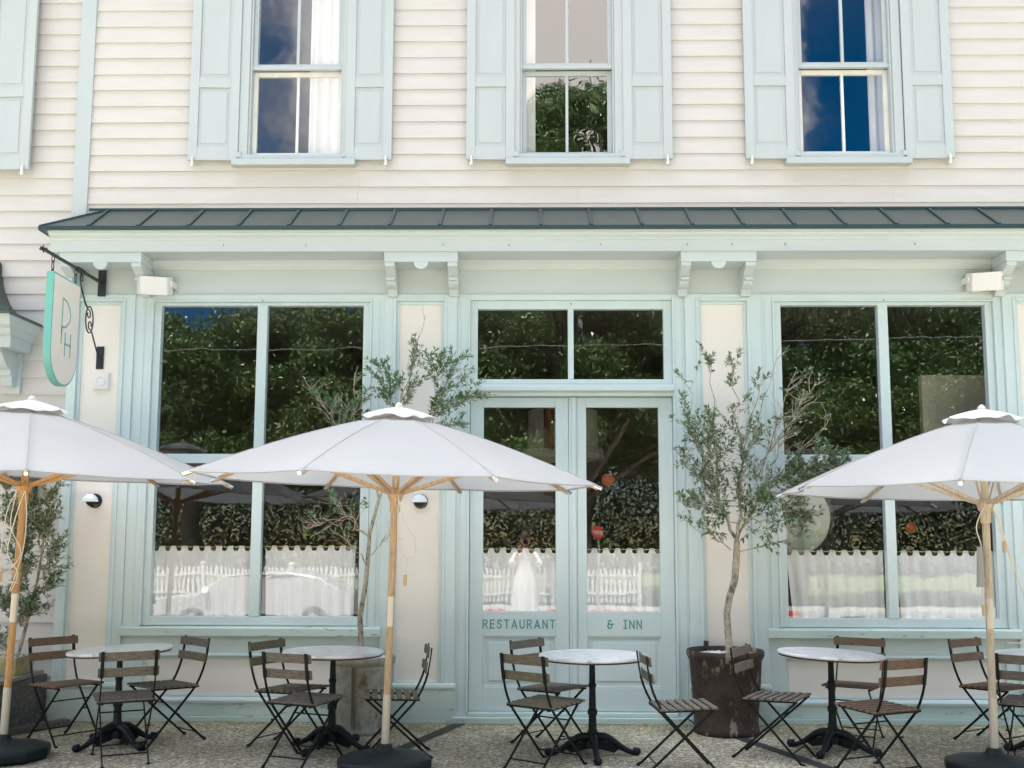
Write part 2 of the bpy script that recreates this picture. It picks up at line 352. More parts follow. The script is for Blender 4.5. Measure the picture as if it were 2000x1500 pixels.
# ================================================================== the building
inn = thing('inn_building', 'cream clapboard inn with mint green shopfront, shutters and dark metal canopy roof', 'building')
def siding(name, x0, x1, zb, n, y, openings, joints=1.9):
    rnd = random.Random(int(abs(x0*100)))
    b = MB(); e = .159
    for k in range(n):
        z0 = zb + k*e; z1 = z0+e
        iv = [(x0, x1)]
        for (a, c, lo, hi) in openings:
            if z1 > lo+.02 and z0 < hi-.02:
                iv = [q for (p, q_) in iv for q in ([(p, min(q_, a))] if p < a else []) + ([(max(p, c), q_)] if q_ > c else []) if q[1]-q[0] > .01]
        for p, q in iv:
            xs = [p]
            while q-xs[-1] > 2*joints: xs.append(xs[-1]+joints*rnd.uniform(.8, 1.9))
            xs.append(q)
            for i in range(len(xs)-1):
                a, c = xs[i]+(.0012 if i else 0), xs[i+1]
                ns = max(1, int((c-a)/.5)); dz = rnd.uniform(-.0022, .0022); dy = rnd.uniform(-.002, .002)
                cols = []
                for j in range(ns+1):
                    xx = a+(c-a)*j/ns; w = rnd.uniform(-.0012, .0012)
                    cols.append([(xx, y-.019+dy, z0+dz+w), (xx, y+.012, z0+dz+w), (xx, y+.012, z1+.012), (xx, y-.003, z1+.012)])
                o = len(b.v)
                for cc in cols: b.v += cc
                for j in range(ns):
                    for s_ in range(4):
                        b.f.append((o+j*4+s_, o+(j+1)*4+s_, o+(j+1)*4+(s_+1)%4, o+j*4+(s_+1)%4)); b.m.append(0)
                b.f.append((o,o+1,o+2,o+3)); b.m.append(0); b.f.append((o+ns*4+3,o+ns*4+2,o+ns*4+1,o+ns*4)); b.m.append(0)
    return b.build(name, CREAM, inn)
WX = [(-2.71, -1.70), (-.11, .905), (2.515, 3.53)]
UW = [(-2.18, 5.13), (.383, 5.13), (2.99, 5.13)]        # centre x of the three upper windows
op = [(c-.53, c+.53, 5.10, 7.12) for c, z in UW]
siding('siding', -4.12, 9.0, 6.636-.159*13, 26, 0, op)
siding('siding', 5.0, 9.0, 6.636-.159*42, 27, 0, [])
siding('siding', -9.0, -4.24, 6.579-.159*42+.0, 54, .03, [])
b = MB(); b.box(-9.0, -4.2, .045, .2, -.2, 8.6)                          # sheathing behind the wing
b.box(5.0, 9, .02, .10, -.2, 4.17); b.box(-4.2, 9, .02, .10, 4.17, 5.11); b.box(-4.2, 9, .02, .10, 7.11, 8.6)
for x0, x1 in ((-4.2, -2.70), (-1.66, -.14), (.90, 2.47), (3.51, 9.0)): b.box(x0, x1, .02, .10, 5.11, 7.11)
b.box(-9, -8.9, .2, 8, -.2, 8.6); b.box(8.9, 9, .1, 8, -.2, 8.6); b.box(-9, 9, 7.9, 8, -.2, 8.6)
b.build('sheathing', CREAM2, inn)
b = MB(); b.box(-4.262, -4.12, -.035, .05, 4.30, 8.6); b.build('corner_board', SHUT, inn, bevel=.004)
b = MB(); b.prism_x([(-.5, 8.5), (-.5, 8.65), (4, 10.2), (8.6, 8.65), (8.6, 8.5)], -9.4, 9.4); b.build('roof', ROOF, inn)
b = MB(); b.box(-9.4, 9.4, -.55, -.5, 8.42, 8.68); b.build('gutter', MINT, inn)

def uwin(cx, z0):
    """two-over-two sash window: lower sash 5.17-6.02, upper sash above"""
    w = MB(); L0, R0 = cx-.53, cx+.53
    w.box(L0-.0, L0+.085, -.05, .06, z0+.06, 7.12); w.box(R0-.085, R0, -.05, .06, z0+.06, 7.12)      # casings
    w.box(L0-.02, R0+.02, -.06, .06, 7.12, 7.26)
    w.box(L0+.085, L0+.105, -.035, .08, z0+.06, 7.12); w.box(R0-.105, R0-.085, -.035, .08, z0+.06, 7.12)
    f = w.build('upper_window', SHUT, inn, bevel=.005)
    s = MB(); s.box(cx-.578, cx+.578, -.11, .06, z0-.06, z0+.0); s.box(cx-.53, cx+.53, -.06, .08, z0, z0+.06)
    s.build('sill', SHUT, f, bevel=.006)
    u = MB(); a, c = L0+.105, R0-.105
    u.frame(a, c, 6.045, 7.0, .04, .04, .055, .06, .0, .035); u.box(cx-.014, cx+.014, .002, .033, 6.10, 6.94)
    u.box(a-.02, c+.02, -.018, .0, 6.04, 6.075)
    u.build('sash', SHUT, f, bevel=.003)
    u = MB(); u.frame(a, c, z0+.06, 6.04, .042, .042, .05, .045, .04, .075); u.box(cx-.013, cx+.013, .042, .073, z0+.11, 5.995)
    u.build('sash', SHUT if abs(cx) < 1 else WHITEW, f, bevel=.003)
    g = MB(); g.add([(a+.04,.018,6.10),(c-.04,.018,6.10),(c-.04,.018,6.94),(a+.04,.018,6.94)], [(0,1,2,3)])
    g.add([(a+.042,.058,z0+.11),(c-.042,.058,z0+.11),(c-.042,.058,5.995),(a+.042,.058,5.995)], [(0,1,2,3)])
    g.build('glass', GLASSU, f, fix=False)
    return f
for c, z in UW: uwin(c, z)
for c, z in UW:
    b = MB(); b.box(c-.532, c+.532, -.018, .012, 5.045, 5.10); b.build('siding', CREAM, inn)

def shutter(x0, x1, z0=5.13, z1=7.05, hinge_right=True, ajar=1.2):
    w = x1-x0; b = MB(); t0, t1 = -.065, -.03
    # stiles and rails
    b.box(0, .085, t0, t1, z0, z1); b.box(w-.085, w, t0, t1, z0, z1)
    rails = [(z0, z0+.13), (z0+.71, z0+.81), (z1-.12, z1)]
    for a, c in rails: b.box(.085, w-.085, t0, t1, a, c)
    for a, c in ((z0+.13, z0+.71), (z0+.81, z1-.12)):
        b.box(.085, w-.085, t0+.014, t1-.006, a, c)
        b.box(.115, w-.115, t0+.008, t0+.014, a+.035, c-.035)
    ob = b.build('shutter', SHUT, inn, bevel=.003)
    if hinge_right: ob.location = (x1, 0, 0); ob.rotation_euler = (0,0,R_(ajar)); 
    else: ob.location = (x0, 0, 0); ob.rotation_euler = (0,0,R_(-ajar))
    if hinge_right:
        for v in ob.data.vertices: v.co.x -= w
    d = MB(); X = -w+.05 if hinge_right else w-.05
    d.tube([(X, -.02, z0-.045), (X, -.075, z0-.04), (X, -.085, z0-.01), (X, -.072, z0+.035)], [.008, .010, .013, .008], 8)
    d.tube([(X-.004, -.08, z0-.065), (X+.004, -.08, z0-.02)], [.017, .012], 8)
    d.build('shutter_dog', WHITEW, ob, smooth=60)
    h = MB(); X = .0
    h.box(X-.012 if hinge_right else X-.028, X+.028 if hinge_right else X+.012, -.072, -.025, z0+.03, z0+.075)
    h.tube([(X+(.03 if hinge_right else -.03), -.06, z0+.01), (X+(.03 if hinge_right else -.03), -.06, z0+.085)], .009, 8)
    h.build('hinge', SHUT, ob, bevel=.002)
shutter(-3.178, -2.712, ajar=1.5); shutter(-1.70, -1.262, hinge_right=False, ajar=1.0)
shutter(-.566, -.112, ajar=1.0); shutter(.908, 1.364, hinge_right=False, ajar=1.2)
shutter(2.042, 2.512, ajar=1.0); shutter(3.528, 3.975, hinge_right=False, ajar=1.4)
shutter(-5.13, -4.665, z0=5.045, hinge_right=False, ajar=2.5)

# ---- shopfront: pilasters, frieze, cornice
def pilaster(x0, x1, px0, px1, pz0=.345, pz1=3.755, base=True):
    b = MB(); y0 = -.05; top = 3.85
    b.box(x0, px0-.03, y0, .12, .345, top); b.box(px1+.03, x1, y0, .12, .345, top)
    b.box(px0-.03, px1+.03, y0, .12, pz1+.03, top)
    b.frame(px0-.03, px1+.03, .345, pz1+.03, .03, .03, .012, .03, y0+.015, .10)
    b.box(px0-.055, px0-.03, y0-.012, y0, .345, pz1+.055); b.box(px1+.03, px1+.055, y0-.012, y0, .345, pz1+.055)
    b.box(px0-.03, px1+.03, y0-.012, y0, pz1+.03, pz1+.055)
    o = b.build('pilaster', MINT, inn, bevel=.004)
    q = MB(); q.box(px0, px1, -.018, .1, .357, pz1); q.build('panel', CREAM2, o)
    q = MB(); q.box(x0-.006, x1+.006, -.07, .12, .0, .285); q.prism_x([(.12,.285),(-.075,.285),(-.082,.31),(-.075,.335),(-.055,.345),(.12,.345)], x0-.008, x1+.008)
    q.build('plinth', MINTW, o, bevel=.004)
    return o
pilaster(-4.22, -3.615, -4.10, -3.755)
pilaster(-1.305, -.635, -1.165, -.785)
pilaster(1.45, 2.145, 1.607, 1.987)
pilaster(4.345, 5.0, 4.49, 4.86)
b = MB(); b.box(-4.22, 5.6, -.022, .12, 3.85, 4.17)
b.prism_x([(-.022,4.08),(-.034,4.085),(-.04,4.10),(-.062,4.13),(-.062,4.17),(-.022,4.17)], -4.22, 5.6)
for x0, x1 in ((-3.615,-1.305),(-.635,1.45),(2.145,4.345)):
    b.box(x0+.004, x1-.004, -.036, -.022, 3.862, 3.874)
b.build('frieze', MINTU, inn, bevel=.003)
b = MB(); b.prism_x([(.015,4.168),(-.36,4.168),(-.36,4.268),(-.370,4.272),(-.372,4.283),(-.385,4.295),(-.405,4.306),(-.415,4.322),(-.432,4.326),(-.432,4.345),(.015,4.345)], -4.285, 6)
b.box(-4.283, 6, -.366, -.36, 4.166, 4.178)
cor = b.build('cornice', MINTU, inn, bevel=.002)
# bits left on the fascia: hooks, and peeling spots
for i, x in enumerate((-2.72, -1.98, -.75, -.16, .66, 1.43, 1.83, 2.3, 3.45)):
    q = MB(); q.tube([(x,-.36,4.232),(x+.002,-.372,4.228),(x+.004,-.374,4.215)], .0028, 6); q.build('hook', IRON, cor)
b = MB(); z0, z1 = 4.372, 4.668
b.add([(-4.35,-.45,z0),(6,-.45,z0),(6,.0,z1),(-3.92,.0,z1),(-4.35,.0,z0)], [(0,1,2,3),(0,3,4)])
b.add([(-4.35,-.452,z0),(6,-.452,z0),(6,-.452,z0-.027),(-4.35,-.452,z0-.027),(-4.35,.0,z0),(-4.35,.0,z0-.027),(6,.0,z0-.027)], [(0,1,2,3),(0,3,5,4),(3,2,6,5)])
b.mi = 1; k = 0
while -3.918+.4495*k < 5.9:
    x = -3.918+.4495*k; b.bar((x,-.449,z0+.012),(x,-.004,z1+.012), .011, .03, up=(1,0,0)); k += 1
b.bar((-4.35,-.449,z0+.006),(-3.92,-.004,z1+.006), .02, .02)
rf = b.build('canopy_roof', [ROOF, SEAM], inn, fix=False)
b = MB(); b.box(-4.355, 6, -.462, -.4525, z0-.030, z0+.004); b.box(-4.362, -4.3525, -.4525, .0, z0-.030, z0+.004); b.build('drip_edge', SEAM, rf)
b = MB(); b.box(-4.1, 6, -.03, -.0215, z1-.012, z1+.012); b.build('flashing', SEAM, rf)

def bracket(x0, x1):
    """pair of scrolled corbels joined by a head block with a half round drop"""
    w = .086; b = MB()
    prof = [(-.05,4.168),(-.345,4.168),(-.345,4.085)]
    def leg(x):
        pr = [(-.022,4.076),(-.335,4.076),(-.335,4.04)]
        for i in range(9):
            a = i/8; pr.append((-.335+.10*math.sin(a*math.pi/2)+.03*a, 4.04-.085*a - .0))
        pr += [(-.205, 3.955-.0),(-.205,3.93)]
        for i in range(1,9):
            a = i/8; pr.append((-.205+.10*(1-math.cos(a*math.pi/2)), 3.93-.05*math.sin(a*math.pi/2)))
        pr += [(-.105,3.855),(-.085,3.82),(-.022,3.82)]
        b.prism_x(pr, x, x+w)
        b.box(x+.006, x+w-.006, -.26, -.022, 3.93, 3.955)
    leg(x0); leg(x1-w)
    b.box(x0-.006, x1+.006, -.345, -.06, 4.076, 4.168)
    cx = (x0+x1)/2; pts = [(cx+.066*math.cos(math.pi+math.pi*i/14), 4.076+.066*math.sin(math.pi+math.pi*i/14)) for i in range(15)]
    b.prism_y(pts, -.345, -.31)
    b.build('bracket', MINTU, inn, bevel=.003)
bracket(-4.20, -3.47); bracket(-1.27, -.622); bracket(1.385, 2.045); bracket(4.27, 4.95)

# ---- shop windows
def shopwin(x0, x1, gl, name):
    """x0..x1 casing, gl = (g0,g1,g2,g3) glass edges"""
    b = MB(); g0, g1, g2, g3 = gl
    ox0, ox1 = g0-.065, g3+.065
    b.box(x0, ox0-.018, -.03, .12, .80, 3.85); b.box(ox1+.018, x1, -.03, .12, .80, 3.85); b.box(ox0-.018, ox1+.018, -.03, .12, 3.80, 3.85)
    b.frame(ox0-.018, ox1+.018, .835, 3.80, .018, .018, 0, .018, -.045, .12)
    b.box(ox0-.09, ox0-.078, -.037, -.03, .835, 3.80)
    b.box(ox1+.078, ox1+.09, -.037, -.03, .835, 3.80)
    o = b.build('shop_window', MINT, inn, bevel=.004)
    s = MB(); s.frame(ox0, ox1, .835, 3.782, g0-ox0, ox1-g3, .08, .03, -.012, .06)
    s.box(g1, g2, -.016, .056, .915, 3.752)
    s.box(g0, g1, -.010, .05, 2.29, 2.375); s.box(g2, g3, -.010, .05, 2.29, 2.375)
    s.build('sash', MINT, o, bevel=.004)
    q = MB()
    for a, c in ((g0,g1),(g2,g3)):
        q.add([(a,.03,.915),(c,.03,.915),(c,.03,2.29),(a,.03,2.29)], [(0,1,2,3)])
        q.add([(a,.034,2.375),(c,.034,2.375),(c,.034,3.752),(a,.034,3.752)], [(0,1,2,3)])
    q.build('glass', GLASS, o, fix=False)
    t = MB(); t.prism_x([(.06,.835),(-.075,.825),(-.09,.815),(-.09,.748),(-.075,.742),(.06,.742)], x0-.005, x1+.012); t.build('sill', MINTW, o, bevel=.004)
    t = MB(); t.tube([((g1+g2)/2, -.02, 3.80),((g1+g2)/2,-.045,3.797),((g1+g2)/2+.008,-.048,3.788),((g1+g2)/2,-.045,3.780)], .003, 6); t.build('hook', IRON, o)
    # stall riser below
    k = MB(); px0, px1 = g0-.01, g3+.01-.01
    k.box(x0, px0-.03, -.02, .12, .16, .742); k.box(px1+.03, x1, -.02, .12, .16, .742)
    k.box(px0-.03, px1+.03, -.02, .12, .60, .742)
    k.prism_x([(.1,.565),(-.035,.565),(-.045,.575),(-.04,.592),(-.02,.60),(.1,.60)], px0-.03, px1+.03)
    k.frame(px0-.03, px1+.03, .215, .565, .03, .03, .02, .03, -.005, .1)
    k.prism_x([(.1,.16),(-.045,.16),(-.05,.185),(-.035,.212),(.1,.215)], px0-.03, px1+.03)
    r = k.build('stall_riser', MINT, inn, bevel=.003)
    p = MB(); p.box(px0, px1, .0, .1, .235, .535); p.build('panel', CREAM2, r)
    p = MB(); p.box(x0, x1, -.035, .12, .05, .16); p.box(x0, x1, -.055, .12, .0, .048); p.build('baseboard', MINTW, r, bevel=.004)
    return o
shopwin(-3.615, -1.305, (-3.38,-2.487,-2.395,-1.505), 'left')
shopwin(2.145, 4.345, (2.335,3.222,3.312,4.20), 'right')

# ---- entrance
b = MB()
b.box(-.635, -.515, -.03, .14, .055, 3.85); b.box(1.335, 1.45, -.03, .14, .055, 3.85); b.box(-.515, 1.335, -.03, .14, 3.80, 3.85)
b.box(-.533, -.515, -.045, -.03, .09, 3.82); b.box(1.335, 1.353, -.045, -.03, .09, 3.82)
b.box(-.605, -.594, -.037, -.03, .09, 3.82); b.box(1.42, 1.431, -.037, -.03, .09, 3.82)
dc = b.build('door_casing', MINT, inn, bevel=.004)
b = MB(); b.frame(-.515, 1.335, 3.015, 3.80, .066, .075, .05, .08, .0, .06); b.box(.382, .434, -.003, .057, 3.065, 3.72)
tw = b.build('transom_window', MINT, inn, bevel=.004)
b = MB(); b.add([(-.45,.034,3.065),(.382,.034,3.065),(.382,.034,3.72),(-.45,.034,3.72)], [(0,1,2,3)]); b.add([(.434,.034,3.065),(1.26,.034,3.065),(1.26,.034,3.72),(.434,.034,3.72)], [(0,1,2,3)])
b.build('glass', GLASS, tw, fix=False)
b = MB(); b.tube([(.408,-.001,3.775),(.408,-.018,3.772),(.414,-.02,3.762),(.408,-.018,3.755)], .003, 6); b.build('hook', IRON, tw)
b = MB(); b.prism_x([(.1,2.905),(-.03,2.905),(-.035,2.935),(-.075,2.95),(-.08,2.985),(-.05,3.012),(.1,3.015)], -.525, 1.345); b.build('transom_bar', MINT, inn, bevel=.003)
b = MB(); b.box(-.65, 1.46, -.10, .14, .0, .055); b.box(-.515, 1.335, -.06, .14, .055, .09); b.build('threshold', MINTW, inn, bevel=.006)

GL = {  # simple deco capitals as strokes in a box 0..w by 0..1
 'R': (.52, [[(0,0),(0,1)],[(0,1),(.3,1),(.45,.93),(.5,.76),(.45,.58),(.3,.5),(0,.5)],[(.22,.5),(.52,0)]]),
 'E': (.46, [[(0,0),(0,1)],[(0,1),(.46,1)],[(0,.52),(.40,.52)],[(0,0),(.46,0)]]),
 'S': (.50, [[(.5,.84),(.42,.96),(.26,1.0),(.1,.95),(.03,.78),(.1,.62),(.27,.53),(.44,.43),(.5,.25),(.42,.07),(.25,0),(.08,.04),(0,.18)]]),
 'T': (.52, [[(.26,0),(.26,1)],[(0,1),(.52,1)]]),
 'A': (.62, [[(0,0),(.31,1)],[(.31,1),(.62,0)],[(.1,.3),(.52,.3)]]),
 'U': (.52, [[(0,1),(0,.26),(.07,.08),(.26,0),(.45,.08),(.52,.26),(.52,1)]]),
 'N': (.54, [[(0,0),(0,1)],[(0,1),(.54,0)],[(.54,0),(.54,1)]]),
 'I': (.34, [[(.17,0),(.17,1)],[(0,1),(.34,1)],[(0,0),(.34,0)]]),
 '&': (.74, [[(.74,.52),(.30,.52)],[(.56,.52),(.50,.2),(.32,0),(.12,.04),(0,.24),(.08,.46),(.3,.52)],[(.3,.52),(.12,.62),(.07,.8),(.18,.96),(.34,.99),(.46,.88)]]),
}
def stroke(b, pts, w, y0, y1):
    """flat ribbon along pts in the xz plane, mitred"""
    P = [Vector(p) for p in pts]; n = len(P); Ls = []; Rs = []
    for i, p in enumerate(P):
        d0 = (P[i]-P[i-1]).normalized() if i else None; d1 = (P[i+1]-P[i]).normalized() if i < n-1 else None
        d = (d0 or d1) if (d0 is None or d1 is None) else ((d0+d1).normalized() if (d0+d1).length > .1 else d1)
        k = 1 if (d0 is None or d1 is None) else min(1.5, 1/max(.5, math.cos(d0.angle(d1)/2)))
        nn = Vector((-d.y, d.x))*w/2*k
        q = p if 0 < i < n-1 else (p - d*w*.5 if i == 0 else p + d*w*.5)
        Ls.append(q+nn); Rs.append(q-nn)
    o = len(b.v)
    for y in (y0, y1):
        for v in Ls+Rs: b.v.append((v.x, y, v.y))
    for i in range(n-1):
        b.f.append((o+i, o+i+1, o+n+i+1, o+n+i)); b.m.append(0)
    m_ = 2*n; ring = list(range(n))+list(range(2*n-1, n-1, -1))
    for i in range(len(ring)):
        a, c = ring[i], ring[(i+1)%len(ring)]; b.f.append((o+a, o+c, o+m_+c, o+m_+a)); b.m.append(0)
def text(word, x0, x1, z0, z1, y, w):
    b = MB(); h = z1-z0; tot = sum(GL[c][0]*h if c != ' ' else .55*h for c in word); n = len(word)
    gap = (x1-x0-tot)/(n-1); x = x0; k = 0
    for c in word:
        if c == ' ': x += .55*h+gap; continue
        for st in GL[c][1]:
            k += 1; yy = y - .00012*(k % 3)
            stroke(b, [(x+px*h, z0+pz*h) for px, pz in st], w, yy, y+.003)
        x += GL[c][0]*h+gap
    return b
def door(x0, x1, g0, g1, word, wx0, wx1):
    b = MB(); y0, y1 = .02, .065
    b.box(x0, g0, y0, y1, .093, 2.90); b.box(g1, x1, y0, y1, .093, 2.90)
    b.box(g0, g1, y0, y1, 2.807, 2.90); b.box(g0, g1, y0, y1, .746, .967); b.box(g0, g1, y0, y1, .093, .30)
    b.box(g0, g1, y0+.018, y1-.01, .30, .746); b.box(g0+.05, g1-.05, y0+.008, y0+.018, .355, .692)
    b.frame(g0, g1, .30, .746, .012, .012, .012, .012, y0+.004, y0+.018)
    d = b.build('door', MINT, inn, bevel=.004)
    q = MB(); q.add([(g0,.04,.967),(g1,.04,.967),(g1,.04,2.807),(g0,.04,2.807)], [(0,1,2,3)]); q.build('glass', GLASS, d, fix=False)
    t = text(word, wx0, wx1, .818, .889, y0-.002, .0105); t.build('lettering', TEALL, d)
    return d
door(-.512, .385, -.39, .266, 'RESTAURANT', -.385, .253)
door(.462, 1.332, .546, 1.205, '& INN', .727, 1.028)
b = MB(); b.box(.387, .460, .008, .075, .093, 2.90); b.box(.412, .448, -.004, .008, .093, 2.90); b.build('astragal', MINT, inn, bevel=.004)

# ---- door hood on the wing at far left
hd = MB()
def hoodring(pr, m=None): pass
XR = -4.50
prof = [(0.03,3.30),(-.36,3.30),(-.36,3.40),(-.40,3.41),(-.44,3.455),(-.50,3.475),(-.56,3.53),(-.585,3.54),(-.585,3.575),(.03,3.575)]
hd.prism_x(prof, -6.6, XR-.10)
hd.add([], [])
# return moulding at the right-hand end
for (ya, za), (yb, zb) in zip(prof[2:8], prof[3:9]):
    xa = XR-.10+max(0,(-.36-ya)*.42); xb = XR-.10+max(0,(-.36-yb)*.42)
    hd.add([(xa,ya,za),(xb,yb,zb),(xb,.03,zb),(xa,.03,za)], [(0,1,2,3)])
    hd.add([(XR-.10,ya,za),(XR-.10,yb,zb),(xb,yb,zb),(xa,ya,za)], [(0,1,2,3)])
hood = hd.build('door_hood', MINTU, inn, fix=False)
b = MB(); n = 10; pts = []
for i in range(n+1):
    t = i/n; y = -.60*(1-t)**1.0; z = 3.575+.55*(t**2.1)+.03*t; x = -4.495-.42*(1-(1-t)**1.6)
    pts.append((x, min(y, -.02) if i < n else -.02, z))
for i in range(n):
    (xa,ya,za),(xb,yb,zb) = pts[i], pts[i+1]
    b.add([(-6.6,ya,za),(xa,ya,za),(xb,yb,zb),(-6.6,yb,zb)], [(0,1,2,3)])
    b.add([(xa,ya,za),(xa,.03,za),(xb,.03,zb),(xb,yb,zb)], [(0,1,2,3)])
b.add([(-6.6,-.60,3.575),(-4.495,-.60,3.575),(-4.495,-.60,3.553),(-6.6,-.60,3.553),(-4.495,.03,3.575),(-4.495,.03,3.553),(-6.6,.03,3.553)], [(0,1,2,3),(1,4,5,2),(3,2,5,6)])
r2 = b.build('roof', ROOF, hood, fix=False)
b = MB(); b.tube([(p[0],p[1],p[2]+.008) for p in pts], .012, 6); b.build('seam', SEAM, hood)
b = MB(); pr = [(.02,3.30),(-.33,3.30),(-.33,3.26)]
for i in range(10):
    a = i/9; pr.append((-.30+.17*a, 3.26-.13*math.sin(a*math.pi/2)))
pr += [(-.13,3.08),(-.10,3.08),(-.10,3.03),(-.08,2.99),(-.02,2.99),(.02,2.99)]
b.prism_x(pr, -4.80, -4.70); b.box(-4.83, -4.665, -.02, .02, 2.925, 3.30); b.build('corbel', MINTU, hood, bevel=.003)

# ---- rooms behind the glass
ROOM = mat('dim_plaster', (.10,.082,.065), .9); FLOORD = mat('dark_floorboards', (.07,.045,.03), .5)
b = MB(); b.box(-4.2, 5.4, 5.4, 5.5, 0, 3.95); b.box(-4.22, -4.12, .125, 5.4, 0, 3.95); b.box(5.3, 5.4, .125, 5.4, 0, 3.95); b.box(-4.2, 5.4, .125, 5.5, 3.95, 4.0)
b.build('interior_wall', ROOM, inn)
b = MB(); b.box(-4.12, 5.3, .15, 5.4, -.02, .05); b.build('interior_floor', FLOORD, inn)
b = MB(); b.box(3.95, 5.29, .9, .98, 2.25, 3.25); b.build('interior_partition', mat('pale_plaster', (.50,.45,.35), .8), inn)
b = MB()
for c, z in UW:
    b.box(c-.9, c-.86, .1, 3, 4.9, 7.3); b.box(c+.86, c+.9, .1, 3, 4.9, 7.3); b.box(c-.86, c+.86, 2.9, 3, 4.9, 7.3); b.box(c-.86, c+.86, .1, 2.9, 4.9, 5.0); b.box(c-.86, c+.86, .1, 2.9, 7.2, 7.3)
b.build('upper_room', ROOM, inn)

# ================================================================== curtains and things inside
def curtain(x0, x1, ztop, zbot, label, notch=.104, y=.072, skewl=0, skewr=0):
    b = MB(); nx = int((x1-x0)/.0065); rows = [0,.06,.2,.4,.6,.8,.93,.955,1]
    rnd = random.Random(int(x0*100)); ph = rnd.uniform(0, 6); V = []
    for i in range(nx+1):
        u = i/nx; x = x0+(x1-x0)*u
        a = ((x-x0+notch*.25) % notch)/notch; d = abs(a-.5)*2       # 0 centre of the notch
        dip = .046*max(0, 1-(d/.52)**4)**.5 if d < .52 else 0
        for j, t in enumerate(rows):
            z = (ztop-dip) if j == 0 else ztop-.052-(ztop-.052-zbot)*((t-.06)/.94)
            amp = .004+.012*t
            yy = y + amp*math.sin(x*55+ph)+amp*.6*math.sin(x*23+ph*2)
            xx = x + (skewl*(1-u)+skewr*u)*t
            V.append((xx, yy, z))
    m = len(rows)
    b.add(V, [(i*m+j, i*m+j+1, (i+1)*m+j+1, (i+1)*m+j) for i in range(nx) for j in range(m-1)])
    o = b.build('cafe_curtain', CLOTH, None, smooth=180, fix=False)
    tag(o, label, 'curtain', 'scalloped half curtains behind the ground floor glass')
    q = MB(); q.tube([(x0-.02, y-.008, ztop-.01),(x1+.02, y-.008, ztop-.01)], .003, 6); q.build('curtain_rod', mat('brass_rod', (.5,.38,.16), .35, metal=1), o)
curtain(-3.395, -2.50, 1.541, .90, 'white scalloped half curtain in the left pane of the window behind the round sconce', skewl=.0)
curtain(-2.37, -1.55, 1.545, .90, 'white scalloped half curtain ending just behind the olive trunk in the grey can', skewl=.02, skewr=-.01)
curtain(-.395, .275, 1.528, .955, 'white scalloped half curtain inside the door leaf lettered RESTAURANT')
curtain(.54, 1.21, 1.528, .955, 'white scalloped half curtain inside the door leaf lettered & INN')
curtain(2.345, 3.215, 1.515, .90, 'white scalloped half curtain in the pane beside the round dark framed mirror', notch=.111, skewl=.05)
curtain(3.32, 4.21, 1.513, .90, 'white scalloped half curtain behind the hanging cords of the pale pole parasol', notch=.111, skewl=.045)
def drape(x0, x1, z0, z1, label, y=.16, folds=60, mt=CLOTHU):
    b = MB(); nx = int((x1-x0)/.006)+2; V = []
    for i in range(nx+1):
        x = x0+(x1-x0)*i/nx; yy = y+.014*math.sin(x*folds)+.008*math.sin(x*folds*.43+1)
        V += [(x,yy,z0),(x,yy,z1)]
    b.add(V, [(2*i,2*i+1,2*i+3,2*i+2) for i in range(nx)])
    o = b.build('window_drape', mt, None, smooth=180, fix=False); tag(o, label, 'curtain', 'long drapes in the upper windows')
drape(-2.08, -1.74, 5.15, 7.0, 'wide white pleated drape pulled across the upper window over the grey can', y=.092)
drape(-2.66, -2.57, 5.15, 7.0, 'narrow white drape edge beside the frame, opposite the wide pleated one', y=.092)
drape(-.10, .085, 5.15, 7.0, 'flat white drape edge in the upper window over the doors', folds=12)
drape(3.27, 3.44, 5.15, 7.0, 'white drape gathered at the side of the upper window over the round mirror', folds=75)

AMBER = bpy.data.materials.new('amber_lamp_glass'); AMBER.use_nodes = True
p_ = AMBER.node_tree.nodes['Principled BSDF']; p_.inputs['Base Color'].default_value = (.3,.10,.04,1); p_.inputs['Emission Color'].default_value = (1,.28,.07,1); p_.inputs['Emission Strength'].default_value = .03; p_.inputs['Roughness'].default_value = .3
def ball(b, c, r, n=16):
    b.lathe([(max(.0005, r*math.sin(math.pi*i/n)), -r*math.cos(math.pi*i/n)) for i in range(n+1)], 20, c)
t = thing('pendant_lamp', 'small amber globe lamp hanging inside behind the door lettered & INN', 'lamp', (.94,2.5,2.29))
b = MB(); ball(b, (0,0,0), .075); b.build('globe', AMBER, t, smooth=180)
b = MB(); b.tube([(0,0,.07),(0,0,1.66)], .005, 6); b.lathe([(.03,.07),(.02,.11)], 16); b.build('cord', BLKG, t)
t = thing('drum_chandelier', 'large pale drum chandelier with a ringed lower rim hanging inside above the doors', 'chandelier', (.42,2.5,2.52))
SHD = mat('parchment_shade', (.50,.47,.42), .7, trans=.3)
b = MB(); b.lathe([(.40,.12),(.40,.56)], 48, caps=False); b.build('lamp_shade', SHD, t, smooth=60)
b = MB(); b.lathe([(.47,.0),(.48,.03),(.47,.06),(.46,.075),(.475,.09),(.46,.12),(.42,.13),(.42,.0)], 48, caps=False); b.build('rim', SHD, t, smooth=60)
b = MB(); b.tube([(0,0,.5),(0,0,1.42)], .01, 8); b.tube([(-.4,0,.5),(.4,0,.5)], .006, 6); b.build('stem', BLKG, t)
b = MB(); b.lathe([(.05,-.1),(.06,.35)], 16, (-.17,-.5,.18)); o = b.build('glass_candle_lamp', mat('red_glass', (.14,.03,.02), .2), None); o.location = (.42,2.5,2.52)
tag(o, 'dark red glass tube lamp hanging in front of the drum chandelier', 'lamp')
t = thing('wall_mirror', 'large round mirror with dark frame seen through the window beside the rusty pot', 'mirror', (2.79,1.55,1.84))
